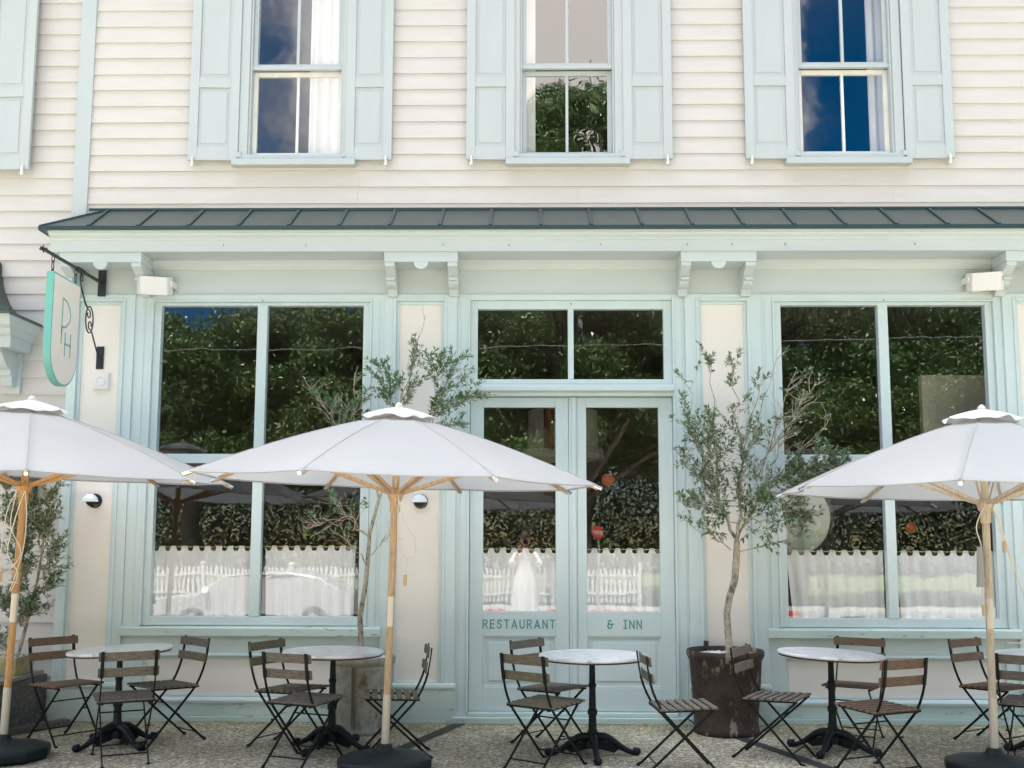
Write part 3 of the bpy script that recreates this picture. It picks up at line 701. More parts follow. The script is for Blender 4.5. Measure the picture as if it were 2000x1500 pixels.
b = MB(); b.lathe([(.40,-.02),(.44,-.02),(.44,.02),(.40,.02),(.40,-.02)], 48, caps=False); o = b.build('frame', mat('dark_mirror_frame', (.03,.012,.01), .4), t, smooth=40); o.rotation_euler = (R_(90),0,0)
b = MB(); b.lathe([(.0005,0),(.40,.001)], 48, caps=False); o = b.build('mirror_glass', mat('pale_mirror', (.80,.80,.72), .15, metal=.55), t); o.rotation_euler = (R_(90),0,0)
t = thing('amber_wall_lamp', 'amber glowing lamp inside behind the end window post', 'lamp', (4.16,1.9,1.74))
b = MB(); ball(b, (0,0,0), .06); b.build('globe', AMBER, t, smooth=180); b = MB(); b.tube([(0,0,-.08),(0,.0,-1.7)], .012, 8); b.build('stem', BLKG, t)
# a few dining chairs and a bar back to give the dark room depth
b = MB(); b.box(-1.6, .9, 4.4, 4.5, .05, 1.1); b.box(-1.65, .95, 4.3, 4.55, 1.1, 1.15); b.box(-1.6, .9, 5.1, 5.35, .05, 2.6)
for z in (1.5, 1.95, 2.4): b.box(-1.6, .9, 4.98, 5.1, z, z+.03)
tag(b.build('bar_counter', mat('bar_wood', (.10,.05,.03), .4), None), 'dark wooden bar counter with shelves at the back of the dim dining room', 'bar')

# ================================================================== fittings on the facade
t = thing('hanging_sign', 'beige shield shaped blade sign lettered DH with teal edge hanging from iron bracket', 'sign', (-3.93,0,0))
SY0, SY1, ZT = -1.075, -.565, 3.80; hw = (SY1-SY0)/2; cy = (SY0+SY1)/2
def shield(e, x0, x1):
    pts = [(cy-hw+e, ZT-e), (cy+hw-e, ZT-e)]; r = hw-e; zc = 3.16
    pts += [(cy+r*math.cos(a), zc+ (.285-e)*math.sin(a)) for a in [-.0-math.pi*i/20 for i in range(21)]]
    b = MB(); n = len(pts)
    b.add([(x0,y,z) for y,z in pts]+[(x1,y,z) for y,z in pts], [tuple(range(n)), tuple(range(n,2*n))[::-1]]+[(i,n+i,n+(i+1)%n,(i+1)%n) for i in range(n)])
    return b
shield(0, -.03, .03).build('board', TEALP, t, bevel=.003)
shield(.016, .0295, .0325).build('sign_face', SIGNF, t)
b = MB()
def syz(pts, w):     # strokes on the sign's face (y along, z up), reading from the right-hand side
    k = MB(); stroke(k, pts, w, 0, .0015)
    b.add([(.0327+v[1], v[0], v[2]) for v in k.v], k.f)
ys = lambda u: cy-hw+2*hw*u
# D with a long left stem, H overlapping lower right
syz([(ys(.36), 3.31),(ys(.36), 3.615),(ys(.50), 3.60),(ys(.62), 3.55),(ys(.66), 3.49),(ys(.62), 3.43),(ys(.50), 3.38),(ys(.36),3.365)], .015)
syz([(ys(.36), 3.365),(ys(.36),3.235)], .015)
syz([(ys(.50), 3.33),(ys(.50),3.14)], .015); syz([(ys(.70), 3.33),(ys(.70),3.14)], .015); syz([(ys(.50), 3.235),(ys(.70),3.235)], .015)
b.build('lettering', TEALP, t)
bk = thing('iron_sign_bracket', 'black wrought iron sign bracket with scroll brace fixed to cream corner pilaster', 'bracket', (-3.93,0,0))
b = MB(); b.box(-.036, .036, -.065, -.05, 3.83, 4.15); b.build('wall_plate', IRON, bk, bevel=.003)
b = MB(); b.box(-.034, .034, -.030, -.018, 3.155, 3.366); b.lathe([(.018,0),(.012,.02)], 10, (0,-.03,3.24)); b.build('wall_plate', IRON, bk, bevel=.003)
b = MB(); b.bar((0,-.06,3.955),(0,-1.22,3.945), .022, .022); b.box(-.018,.018,-.60,-.46,3.934,3.968)
b.tube([(0,-1.21,3.915),(0,-1.23,3.945),(0,-1.21,3.98)], [.004,.011,.004], 6); b.tube([(-.03,-1.215,3.946),(.03,-1.215,3.946)], [.011,.011], 6); b.tube([(0,-1.22,3.946),(0,-1.27,3.95)], [.014,.004], 8)
b.build('bar', IRON, bk, smooth=40)
b = MB(); pts = [(0,-.50,3.935),(0,-.46,3.90),(0,-.47,3.87),(0,-.50,3.875)]; b.tube(pts, .006, 6)
b.tube([(0,-.50,3.93),(0,-.515,3.88),(0,-.48,3.80),(0,-.40,3.70),(0,-.35,3.66)], .0075, 6)
cyy, czz = -.29, 3.56
b.tube([(0,cyy+.085*math.cos(a)*.9,czz+.12*math.sin(a)) for a in [2*math.pi*i/24 for i in range(25)]], .0065, 6)
b.tube([(0,cyy-.02+.045*math.cos(a)*(1-.05*i),czz+.045+.045*math.sin(a)*(1-.05*i)) for i,a in enumerate([math.pi*.6-i*.5 for i in range(12)])], .006, 6)
b.tube([(0,cyy+.02+.045*math.cos(a)*(1-.05*i),czz-.045+.045*math.sin(a)*(1-.05*i)) for i,a in enumerate([math.pi*1.6-i*.5 for i in range(12)])], .006, 6)
b.tube([(0,-.23,3.46),(0,-.15,3.36),(0,-.07,3.27),(0,-.03,3.24)], .0075, 6)
b.build('scroll_brace', IRON, bk, smooth=60)
b = MB()
def link(y, z, h, w_, flip):
    pts = []
    for i in range(17):
        a = 2*math.pi*i/16; dx = w_*math.cos(a); dz = h*math.sin(a)
        pts.append((0 if not flip else dx, y+(dx if not flip else 0), z+dz))
    b.tube(pts, .0042, 6, caps=False)
for y in (-1.04, -.61): link(y, 3.912, .026, .012, 1); link(y, 3.855, .042, .017, 0); link(y, 3.808, .018, .009, 1)
b.build('chain', IRON, bk, smooth=60)

def speaker(x, z, ang, label):
    t = thing('outdoor_speaker', label, 'speaker', (x,-.05,z), group='white speakers under the canopy')
    b = MB(); pr = [(-.155,.0),(-.155,-.10),(-.118,-.17),(.118,-.17),(.155,-.10),(.155,0)]
    n = len(pr)
    b.add([(px*1.0,py,-.085) for px,py in pr]+[(px*.98,py,.085) for px,py in pr], [tuple(range(n)), tuple(range(n,2*n))[::-1]]+[(i,n+i,n+(i+1)%n,(i+1)%n) for i in range(n)])
    o = b.build('cabinet', WPLAS, t, bevel=.012); o.rotation_euler = (R_(14),0,R_(ang)); o.location = (0,-.03,0)
    b = MB(); sg = 1 if ang > 0 else -1
    b.tube([(sg*.15,-.10,0),(sg*.185,-.10,0)], .032, 14); b.box(sg*.165, sg*.18, -.11, .03, -.03, .03); b.build('mount', WPLAS, t, bevel=.003)
speaker(-3.42, 3.925, 14, 'white wedge speaker under the canopy beside the hanging sign')
speaker(4.17, 3.955, -16, 'white wedge speaker under the canopy far from the hanging sign')
def sconce(x, z, label):
    t = thing('wall_sconce', label, 'wall lamp', (x,-.018,z), group='opal globe wall lamps')
    b = MB(); b.lathe([(.066,0),(.066,.012),(.058,.022),(.035,.026),(.03,.075),(.05,.078),(.05,.085)], 32); o = b.build('back_plate', BLKG, t, smooth=40); o.rotation_euler = (R_(90),0,0)
    b = MB(); n = 12
    b.lathe([(.072*math.cos(math.pi/2*i/n), .072*math.sin(math.pi/2*i/n)) for i in range(n)]+[(.0005,.072)], 28, (0,-.115,-.012)); b.build('lamp_shade', OPAL, t, smooth=50)
sconce(-3.915, 1.945, 'half globe white wall lamp on black disc beside the big window nearest the sign')
sconce(-.955, 1.945, 'half globe white wall lamp on black disc behind the middle parasol')
t = thing('wall_lantern', 'black wall lantern on the clapboard wing behind the parasol', 'wall lamp', (-4.52,.01,2.08))
b = MB(); b.box(-.06,.06,-.03,0,-.16,.1); b.prism_x([(-.03,.1),(-.22,.02),(-.22,0),(-.03,.03)], -.13, .13); b.build('body', IRON, t, bevel=.004)
t = thing('door_chime_box', 'square white chime box with round grille on cream pilaster', 'chime', (-3.905,-.018,3.04))
b = MB(); b.box(-.068,.068,-.03,0,-.075,.075); b.box(-.078,.078,-.012,0,-.085,.085); b.build('case', WPLAS, t, bevel=.006)
b = MB(); b.lathe([(.046,0),(.046,.006),(.038,.008),(.034,.003),(.02,.004),(.0005,.006)], 28); o = b.build('grille', WPLAS, t, smooth=40); o.rotation_euler = (R_(90),0,0); o.location = (0,-.03,0)

# ================================================================== parasols
def parasol(label, base, lx, ly, R, zr, za, phi, wd):
    t = thing('parasol', label, 'parasol', (base[0], base[1], 0), group='white canvas parasols over the patio tables')
    rot = (math.atan(-ly), math.atan(lx), 0)
    def P(b, name, m, **k):
        par = k.pop('parent', t); o = b.build(name, m, par, **k)
        if par is t and name != 'base': o.rotation_euler = rot
        return o
    rib = [Vector((R*math.cos(phi+k*math.pi/4), R*math.sin(phi+k*math.pi/4), zr)) for k in range(8)]
    ap = Vector((0,0,za-.035))
    b = MB(); nt_, ns = 14, 12; V = []; idx = {}
    def pt(k, t_, s_):
        a, c = rib[k], rib[(k+1)%8]; e = a.lerp(c, s_)
        hem = 1-.045*math.sin(math.pi*s_)*t_**3
        p = ap.lerp(e, t_*1.0); p.x = ap.x+(e.x-ap.x)*t_*hem; p.y = ap.y+(e.y-ap.y)*t_*hem
        p.z = ap.z+(e.z-ap.z)*t_ + .035*math.sin(math.pi*t_) - .028*math.sin(math.pi*s_)*t_ + (.018*math.sin(math.pi*s_)*t_**6)
        return p
    for k in range(8):
        o = len(b.v)
        for i in range(nt_+1):
            for j in range(ns+1): b.v.append(tuple(pt(k, .02+.98*i/nt_, j/ns)))
        for i in range(nt_):
            for j in range(ns): b.f.append((o+i*(ns+1)+j, o+(i+1)*(ns+1)+j, o+(i+1)*(ns+1)+j+1, o+i*(ns+1)+j+1)); b.m.append(0)
    cn = P(b, 'canopy', CANVAS, smooth=30, fix=False)
    bm = bmesh.new(); bm.from_mesh(cn.data); bmesh.ops.remove_doubles(bm, verts=bm.verts, dist=.0008); bm.to_mesh(cn.data); bm.free()
    # stitched hem and seams
    b = MB()
    for k in range(8):
        b.tube([pt(k, .99, j/12)+Vector((0,0,-.006)) for j in range(13)], .006, 5)
    for k in range(8):
        b.tube([pt(k, t_/10, 0)+Vector((0,0,.0012)) for t_ in range(2, 11)], .0032, 5)
    P(b, 'hem', CANVAS, parent=cn)
    b = MB(); V = []; m = 96; rc = .265
    for i, t_ in enumerate((.03, .35, .7, 1.0, 1.03)):
        for j in range(m):
            a = 2*math.pi*j/m; s_ = ((a-phi)/(math.pi/4)) % 1; oct_ = math.cos(math.pi/8)/math.cos((s_-.5)*math.pi/4)
            r = rc*t_*oct_; z = za+.012-.070*t_*(.6+.4*t_) - (.012*math.sin(math.pi*s_)*t_) + (.007*math.sin(a*5+phi*9)+.005*math.sin(a*11+zr*50))*t_**3 - (.010 if i == 4 else 0)
            V.append((r*math.cos(a), r*math.sin(a), z))
    b.add(V, [(i*m+j, i*m+(j+1)%m, (i+1)*m+(j+1)%m, (i+1)*m+j) for i in range(4) for j in range(m)])
    P(b, 'vent_cap', CANVASC, smooth=60, parent=cn)
    b = MB(); b.lathe([(.030,-.006),(.030,.008),(.022,.024),(.010,.034),(.002,.038)], 14, (0,0,za+.006)); P(b, 'finial', CANVASC, smooth=60, parent=cn)
    for k in range(8):
        d = Vector((math.cos(phi+k*math.pi/4), math.sin(phi+k*math.pi/4), 0))
        def on(t_): p = ap.lerp(rib[k], t_); p.z += .035*math.sin(math.pi*t_); return p
        b = MB(); dn = Vector((0,0,-.020)); prev = None
        for i in range(7):
            q = on(.05+.95*i/6)+dn
            if prev: b.bar(prev, q, .018, .026)
            prev = q
        rb = P(b, 'rib', wd)
        b = MB(); e = (on(1)-on(.9)).normalized(); b.tube([on(1)-e*.05+dn*.6, on(1)+e*.030+dn*.6], .0135, 8); P(b, 'end_cap', CHROME, parent=rb)
        s_ = d.cross(Vector((0,0,1)))*.016; b = MB(); hub = d*.045+Vector((0,0,zr-.085)); tgt = on(.60)+Vector((0,0,-.045))
        for sg in (-1,1): b.bar(hub+s_*sg, tgt+s_*sg, .010, .022)
        P(b, 'strut', wd, parent=rb)
    b = MB(); zh = zr-.085
    b.lathe([(.030,zh-.14),(.036,zh-.13),(.036,zh-.06),(.046,zh-.05),(.052,zh-.03),(.058,zh-.01),(.058,zh+.02),(.05,zh+.03),(.03,zh+.035)], 20)
    P(b, 'hub', wd, smooth=40)
    b = MB(); b.lathe([(.028,za-.13),(.055,za-.11),(.055,za-.075),(.03,za-.06)], 20); P(b, 'crown_ring', wd, smooth=40)
    b = MB(); b.lathe([(.0255,.515),(.0255,za-.05)], 20); P(b, 'pole', wd, smooth=40)
    b = MB(); b.lathe([(.0265,.99),(.0265,1.2)], 20); P(b, 'sleeve', ALU, smooth=40)
    b = MB(); nn = 28; prof = [(.0285 if j % 2 else .0265) for j in range(nn)]
    V = [(prof[j]*math.cos(2*math.pi*j/nn), prof[j]*math.sin(2*math.pi*j/nn), z) for z in (.11,.50) for j in range(nn)]
    b.add(V, [(j,(j+1)%nn,nn+(j+1)%nn,nn+j) for j in range(nn)]+[tuple(range(nn,2*nn))]); b.lathe([(.0285,.492),(.0285,.515)], 20); P(b, 'stand_tube', ALU)
    b = MB(); b.lathe([(.31,.0),(.335,.02),(.335,.075),(.315,.092),(.22,.105),(.10,.128),(.06,.145),(.055,.175),(.036,.18)], 10)
    o = b.build('base', RUBBER, t, bevel=.012, smooth=35)
    return t, rot
def cord(t, rot, pts, tog=None):
    b = MB(); P = [Vector(p) for p in pts]; Q = []
    for i in range(len(P)-1):
        for j in range(6):
            u = j/6; p0 = P[max(i-1,0)]; p1 = P[i]; p2 = P[i+1]; p3 = P[min(i+2,len(P)-1)]
            Q.append(.5*((2*p1)+(-p0+p2)*u+(2*p0-5*p1+4*p2-p3)*u*u+(-p0+3*p1-3*p2+p3)*u**3))
    Q.append(P[-1]); b.tube(Q, .0038, 6); o = b.build('pull_cord', ROPE, t, smooth=60); o.rotation_euler = rot
    if tog:
        b = MB(); v = Vector(tog); b.lathe([(.006,0),(.013,.005),(.013,.07),(.006,.078)], 10, v-Vector((0,0,.078))); b.build('toggle', TOGGLE, o, smooth=40)
p1, r1 = parasol('white canvas parasol on orange teak pole beside the hanging sign', (-3.837,-1.614), .040, -.024, 1.50, 2.084, 2.635, -.325, TEAKO)
p2, r2_ = parasol('white canvas parasol standing between the grey can and the doors', (-.995,-1.896), .028, -.014, 1.474, 2.017, 2.549, -.252, TEAK)
p3, r3 = parasol('white canvas parasol on pale pole in front of the window with the round mirror', (3.238,-1.944), .012, .001, 1.455, 1.95, 2.532, .281, TEAKG)
cord(p1, r1, [(-.03,-.05,1.95),(-.09,-.05,1.80),(-.11,-.05,1.5),(-.10,-.05,1.35)], (-.10,-.05,1.36))
cord(p1, r1, [(.03,-.05,1.96),(-.02,-.06,1.75),(-.06,-.05,1.5),(.03,-.05,1.35),(-.02,-.05,1.22),(.05,-.05,1.5),(.06,-.05,1.75),(.035,-.05,1.96)])
cord(p1, r1, [(-.03,-.05,1.95),(-.05,-.06,1.7),(.04,-.05,1.50),(-.06,-.05,1.32),(.035,-.05,1.28)])
cord(p2, r2_, [(.03,-.05,1.90),(.07,-.05,1.75),(.15,-.05,1.62),(.16,-.05,1.50),(.11,-.05,1.47),(.10,-.05,1.34)], (.10,-.05,1.36))
cord(p2, r2_, [(.03,-.05,1.90),(.04,-.05,1.6),(.10,-.05,1.47)])
cord(p3, r3, [(.03,-.05,1.84),(.10,-.05,1.6),(.20,-.05,1.3),(.27,-.05,1.1),(.22,-.05,.92),(.10,-.05,.90)])
cord(p3, r3, [(.03,-.05,1.84),(.08,-.05,1.72),(.10,-.05,1.6)], (.10,-.05,1.60))
cord(p3, r3, [(.04,-.05,1.84),(.14,-.05,1.5),(.24,-.05,1.12),(.20,-.05,.96)])
cord(p3, r3, [(-.03,-.05,1.84),(-.09,-.05,1.7),(-.06,-.05,1.55),(-.09,-.05,1.38),(-.04,-.05,1.33)])
cord(p3, r3, [(-.06,-.05,1.4),(-.06,-.05,1.2),(-.06,-.05,1.13)], (-.06,-.05,1.16))
b = MB(); b.lathe([(.012,1.28),(.02,1.26),(.026,1.06),(.03,1.02),(.024,1.02),(.018,1.3)], 14, (-.075,-.055,.26)); o = b.build('rolled_tie', CANVAS, p3, smooth=50); o.rotation_euler = r3

# ================================================================== bistro tables
MARB = bpy.data.materials.new('white_marble'); MARB.use_nodes = True
t_ = MARB.node_tree; p_ = t_.nodes['Principled BSDF']; p_.inputs['Roughness'].default_value = .28
tcn = t_.nodes.new('ShaderNodeTexCoord'); nn = t_.nodes.new('ShaderNodeTexNoise'); nn.inputs['Scale'].default_value = 4.5; nn.inputs['Detail'].default_value = 9; nn.inputs['Distortion'].default_value = 1.8; nn.inputs['Roughness'].default_value = .65
cr_ = t_.nodes.new('ShaderNodeValToRGB'); e = cr_.color_ramp.elements; e[0].position = .33; e[0].color = (.42,.44,.46,1); e[1].position = .62; e[1].color = (.82,.82,.82,1)
x = e.new(.47); x.color = (.72,.73,.74,1)
t_.links.new(tcn.outputs['Object'], nn.inputs[0]); t_.links.new(nn.outputs[0], cr_.inputs[0]); t_.links.new(cr_.outputs[0], p_.inputs['Base Color'])
UNDER = mat('dark_wood_underside', (.06,.035,.025), .6)
def table(label, x, y, r=.40, tilt=(0,0), rz=0, h=.742):
    t = thing('bistro_table', label, 'table', (x,y,0), rz, group='round marble bistro tables')
    b = MB(); b.lathe([(r-.004,.0),(r,.004),(r,.016),(r-.004,.022)], 72, caps=True); o = b.build('tabletop', MARB, t, smooth=50)
    o.location = (0,0,h-.022); o.rotation_euler = (R_(tilt[0]), R_(tilt[1]), -rz)
    b = MB(); b.lathe([(r-.03,-.014),(r-.01,-.012),(r-.008,-.0005)], 72); b.build('underside', UNDER, o, smooth=40)
    b = MB(); b.lathe([(.10,.715),(.10,.70),(.035,.69),(.028,.67),(.021,.66),(.024,.53),(.030,.525),(.030,.505),(.024,.50),(.028,.34),(.036,.335),(.038,.32),(.036,.30),(.028,.295),(.032,.19),(.038,.18),(.042,.165),(.036,.15),(.044,.12),(.062,.10),(.06,.06)], 24)
    b.build('column', CAST, t, smooth=50)
    for k in range(4):
        a = R_(45+90*k); c, s = math.cos(a), math.sin(a)
        P = []; Rr = []
        for u in [i/10 for i in range(11)]:
            rr_ = .03+.27*u; z = .135-.115*u**1.6+.012*math.sin(u*math.pi*2); P.append((rr_*c, rr_*s, z)); Rr.append(.034-.016*u)
        P += [(.315*c,.315*s,.030),(.345*c,.345*s,.026),(.36*c,.36*s,.02)]; Rr += [.030,.030,.012]
        b = MB(); b.tube(P, Rr, 10)
        # cast web between column and foot
        b.add([(.04*c-.006*s,.04*s+.006*c,.12),(.22*c-.006*s,.22*s+.006*c,.06),(.16*c-.006*s,.16*s+.006*c,.02),(.04*c-.006*s,.04*s+.006*c,.05),
               (.04*c+.006*s,.04*s-.006*c,.12),(.22*c+.006*s,.22*s-.006*c,.06),(.16*c+.006*s,.16*s-.006*c,.02),(.04*c+.006*s,.04*s-.006*c,.05)],
              [(0,1,2,3),(7,6,5,4),(0,4,5,1),(1,5,6,2),(2,6,7,3),(3,7,4,0)])
        b.lathe([(.012,-.028),(.02,-.026),(.02,-.01)], 10, (.33*c,.33*s,.028))
        b.build('leg', CAST, t, smooth=60)
    return t
table('tilted round marble table beside the corner pilaster under the hanging sign', -3.20, -1.10, .395, tilt=(0,-2.6), rz=R_(8))
table('round marble table in front of the grey can planter', -1.50, -1.19, .39, tilt=(0,.5), rz=R_(20))
table('round marble table in front of the double doors', .498, -1.385, .405, tilt=(0,0), rz=R_(-42))
table('round marble table sloping slightly, in front of the window beside the rusty pot', 2.35, -1.19, .40, tilt=(0,2.2), rz=R_(12))
table('round marble table cut off by the frame edge past the end parasol', 4.02, -1.22, .40, rz=R_(30))

# ================================================================== folding chairs
def chair(wd):
    t = bpy.data.objects.new('folding_chair', None); C.objects.link(t); t.empty_display_size = .1
    b = MB(); n = 7
    for i in range(n):
        y = -.185+.36*i/(n-1); z = .452-.012*(i/(n-1)); w = .041
        b.box(-.205, .205, y-w/2, y+w/2, z-.007, z+.009)
    b.build('seat', wd, t, bevel=.003)
    b = MB()
    for s in (-1,1): b.bar((s*.165,-.20,.436),(s*.165,.20,.424), .018, .012)
    b.bar((-.20,.195,.432),(.20,.195,.432), .012, .012)
    b.build('seat_frame', BLACKM, t)
    for s in (-1,1):                                    # long member: back post running down to the front foot
        X = s*.182; P = [(X,.285,.80),(X,.272,.70),(X,.258,.62),(X,.240,.56),(X,.215,.50),(X,.188,.45),(X,.15,.40),(X,-.205,.022),(X+s*.0,-.225,.0),(X,-.25,.0)]
        b = MB()
        for i in range(len(P)-1):
            a, c = Vector(P[i]), Vector(P[i+1]); d = (c-a).normalized()*.004
            wide = .024 if i < 2 else (.016 if i < 8 else .018)
            b.bar(a-d, c+d, wide if i < 2 else .009, .009 if i < 2 else wide, up=(1,0,0) if False else (0,1,0)) if i < 2 else b.bar(a-d, c+d, wide, .009, up=(1,0,0))
        b.lathe([(.012,0),(.016,.004),(.012,.014)], 8, (X,-.235,-.002)); b.build('leg', BLACKM, t)
        X = s*.155; b = MB(); b.bar((X,-.185,.432),(X,.27,.02), .016, .009, up=(1,0,0)); b.bar((X,.268,.022),(X,.30,.006), .018, .009, up=(1,0,0))
        b.lathe([(.012,0),(.016,.004),(.012,.014)], 8, (X,.29,-.002)); b.tube([(s*.15,.035,.232),(s*.192,.035,.232)], .006, 6); b.build('leg', BLACKM, t)
    for X, yy, zz in ((.182,-.155,.075),(.155,.215,.07),(.155,-.07,.328)):
        b = MB(); b.tube([(-X,yy,zz),(X,yy,zz)], .0055, 6); b.build('stretcher', BLACKM, t)
    b = MB()
    for z0, z1, yy in ((.733,.797,.272),(.62,.684,.256)):
        m = 8; V = []
        for i in range(m+1):
            u = i/m*2-1; x = .208*u; cy_ = -.012*(u*u)
            V += [(x, yy-.014+cy_+.002, z0), (x, yy+cy_+.002, z0), (x, yy+cy_+.008+.002, z1), (x, yy-.014+cy_+.008+.002, z1)]
        fs = [(i*4+k, (i+1)*4+k, (i+1)*4+(k+1)%4, i*4+(k+1)%4) for i in range(m) for k in range(4)]+[(0,1,2,3),(m*4+3,m*4+2,m*4+1,m*4)]
        b.add(V, fs)
    o = b.build('backrest', wd, t, bevel=.002)
    b = MB()
    for s in (-1,1):
        for z, y in ((.752,.292),(.778,.296),(.64,.276),(.665,.279)): b.lathe([(.005,-.003),(.005,.003)], 8, (s*.182, 0, 0)); 
    return t
PR = [chair(w) for w in SLATS]; used = [False]*3
def place(x, y, yaw_, k, label):
    t = PR[k]
    if used[k]: t = copy_tree(t)
    used[k] = True
    t.location = (x,y,0); t.rotation_euler = (0,0,R_(yaw_)); tag(t, label, 'chair', 'wooden slat folding chairs round the tables')
CH = [(-3.69,-.92,51,0,'warm brown slat chair turned beside the corner pilaster, nearest the low grey platform'),
 (-2.97,-1.58,207,1,'folding chair with its back to the street at the tilted marble table'),
 (-2.90,-.95,318,1,'folding chair facing the tilted marble table from the grey can side'),
 (-1.83,-1.12,63,2,'dark folding chair under the big window, tucked behind another chair by the grey can'),
 (-1.60,-1.66,157,1,'folding chair with its back to the street, overlapping the grey can'),
 (-1.01,-1.42,279,2,'folding chair seen edge on behind the middle parasol pole'),
 (.21,-1.0,50,1,'folding chair standing close to the doors under the word RESTAURANT'),
 (.14,-1.76,143,2,'folding chair seen from behind, in front of the doors at the marble table'),
 (1.10,-1.86,94,1,'folding chair turned away from the door table towards the rusty pot'),
 (1.87,-1.43,60,1,'folding chair whose grey back slats overlap the rim of the rusty pot'),
 (2.64,-.80,330,0,'folding chair against the wall behind the sloping marble table'),
 (2.46,-1.90,205,0,'folding chair with light brown back slats seen from behind, near the end parasol'),
 (3.77,-.84,33,0,'folding chair near the wall just behind the end parasol pole'),
 (3.67,-1.65,145,1,'folding chair cut off by the frame edge, under the last marble table')]
for c in CH: place(*c)

# ================================================================== pots, platform and olive trees
def pebbles(name, label, cx, cy, z, r, n, square=None):
    b = MB(); rnd = random.Random(n)
    for i in range(n):
        if square: px, py = rnd.uniform(-square[0],square[0]), rnd.uniform(-square[1],square[1])
        else:
            a = rnd.uniform(0,6.28); q = r*math.sqrt(rnd.random()); px, py = q*math.cos(a), q*math.sin(a)
        s = rnd.uniform(.012,.024); a = rnd.uniform(0,3.14)
        prof = [(.0005,-.6),(.7,-.45),(1,0),(.7,.45),(.0005,.6)]; o = len(b.v); zz = z+rnd.uniform(-.008,.02)
        for rr_, z_ in prof:
            for j in range(7):
                t = 2*math.pi*j/7; u, v = rr_*s*1.3*math.cos(t), rr_*s*math.sin(t)
                b.v.append((cx+px+u*math.cos(a)-v*math.sin(a), cy+py+u*math.sin(a)+v*math.cos(a), zz+z_*s))
        for q in range(4):
            for j in range(7): b.f.append((o+q*7+j, o+q*7+(j+1)%7, o+(q+1)*7+(j+1)%7, o+(q+1)*7+j)); b.m.append(0)
    return tag(b.build(name, PEB, None, smooth=180), label, 'pebbles', kind='stuff')
def lump(prof, n, amp, seed, c=(0,0,0)):
    rnd = random.Random(seed); b = MB(); ph = [rnd.uniform(0,6) for _ in range(4)]
    for r, z in prof:
        for j in range(n):
            a = 2*math.pi*j/n; k = 1+amp*(math.sin(2*a+ph[0]+z*3)+.5*math.sin(5*a+ph[1]-z*5)+.3*math.sin(9*a+ph[2]+z*9))
            b.v.append((c[0]+r*k*math.cos(a), c[1]+r*k*math.sin(a), c[2]+z))
    for i in range(len(prof)-1):
        for j in range(n): b.f.append((i*n+j, i*n+(j+1)%n, (i+1)*n+(j+1)%n, (i+1)*n+j)); b.m.append(0)
    b.f.append(tuple(range(n))[::-1]); b.m.append(0)
    return b
t = thing('metal_planter', 'grey galvanised can planter with riveted seam', 'planter', (-1.375,-.46,0))
b = lump([(.235,.0),(.245,.02),(.238,.045),(.232,.06),(.236,.2),(.242,.40),(.248,.555),(.262,.565),(.268,.60),(.268,.622),(.258,.628),(.248,.62),(.242,.54),(.235,.52),(.001,.52)], 56, .010, 3)
b.build('pot', GALV, t, smooth=50)
b = MB(); b.bar((-.05,-.246,.06),(-.055,-.256,.55), .03, .006, up=(1,0,0)); b.tube([(-.03,-.248,.06),(-.035,-.257,.55)], .006, 6); b.build('seam', mat('rusty_seam', (.24,.18,.11), .8, var=.4, vscale=20), t)
pebbles('pebbles', 'white pebbles filling the grey can around the olive trunk', -1.375, -.46, .585, .225, 210)
t = thing('rusty_planter', 'tall dark rusted metal pot with flaking pale paint', 'planter', (1.68,-.44,0))
b = lump([(.262,.0),(.272,.015),(.268,.05),(.262,.06),(.268,.2),(.285,.40),(.30,.60),(.31,.615),(.322,.64),(.325,.672),(.318,.685),(.305,.68),(.295,.66),(.288,.60),(.001,.60)], 64, .008, 8)
b.build('pot', RUST, t, smooth=50)
b = MB(); b.box(-.13,-.09,.26,.30,.66,.73); b.build('handle_lug', RUST, t, bevel=.006)
pebbles('pebbles', 'white pebbles filling the rusty pot around the olive trunk', 1.68, -.44, .625, .27, 260)

t = thing('wooden_platform', 'low weathered grey timber platform against the clapboard wing', 'platform', (0,0,0))
b = MB()
for i in range(7):
    y = -.10-.155*i; b.box(-6.4, -4.26, y-.148, y, .415, .45)
b.build('deck_boards', DECK, t, bevel=.004)
b = MB(); b.box(-4.30,-4.268,-1.17,-.02,.0,.41); 
for y in (-1.12,-.6,-.1): b.box(-4.36,-4.303,y-.04,y+.04,0,.41)
b.box(-6.4,-4.36,-1.15,-1.12,.28,.41); b.build('frame', DECKD, t, bevel=.004)
b = MB(); b.obox(Matrix.Translation((-4.12,-.50,.03)) @ Matrix.Rotation(R_(60),4,'Z'), .30, .05, .025); o = b.build('loose_plank', DECKD, None, bevel=.004); tag(o, 'short dark plank lying on the ground beside the low platform', 'plank')
t = thing('wooden_crate_planter', 'lichen stained wooden trough planter standing on the low grey platform', 'planter', (-4.62,-.38,.45))
b = MB(); b.box(-.35,.32,-.16,-.135,0,.15); b.box(-.35,.32,.135,.16,0,.15); b.box(.295,.32,-.134,.134,0,.15); b.box(-.35,-.325,-.134,.134,0,.15); b.box(-.324,.294,-.134,.134,0,.10); b.build('trough', CRATE, t, bevel=.005)
pebbles('pebbles', 'white pebbles in the wooden trough on the platform', -4.62, -.38, .57, .1, 180, (.30,.12))

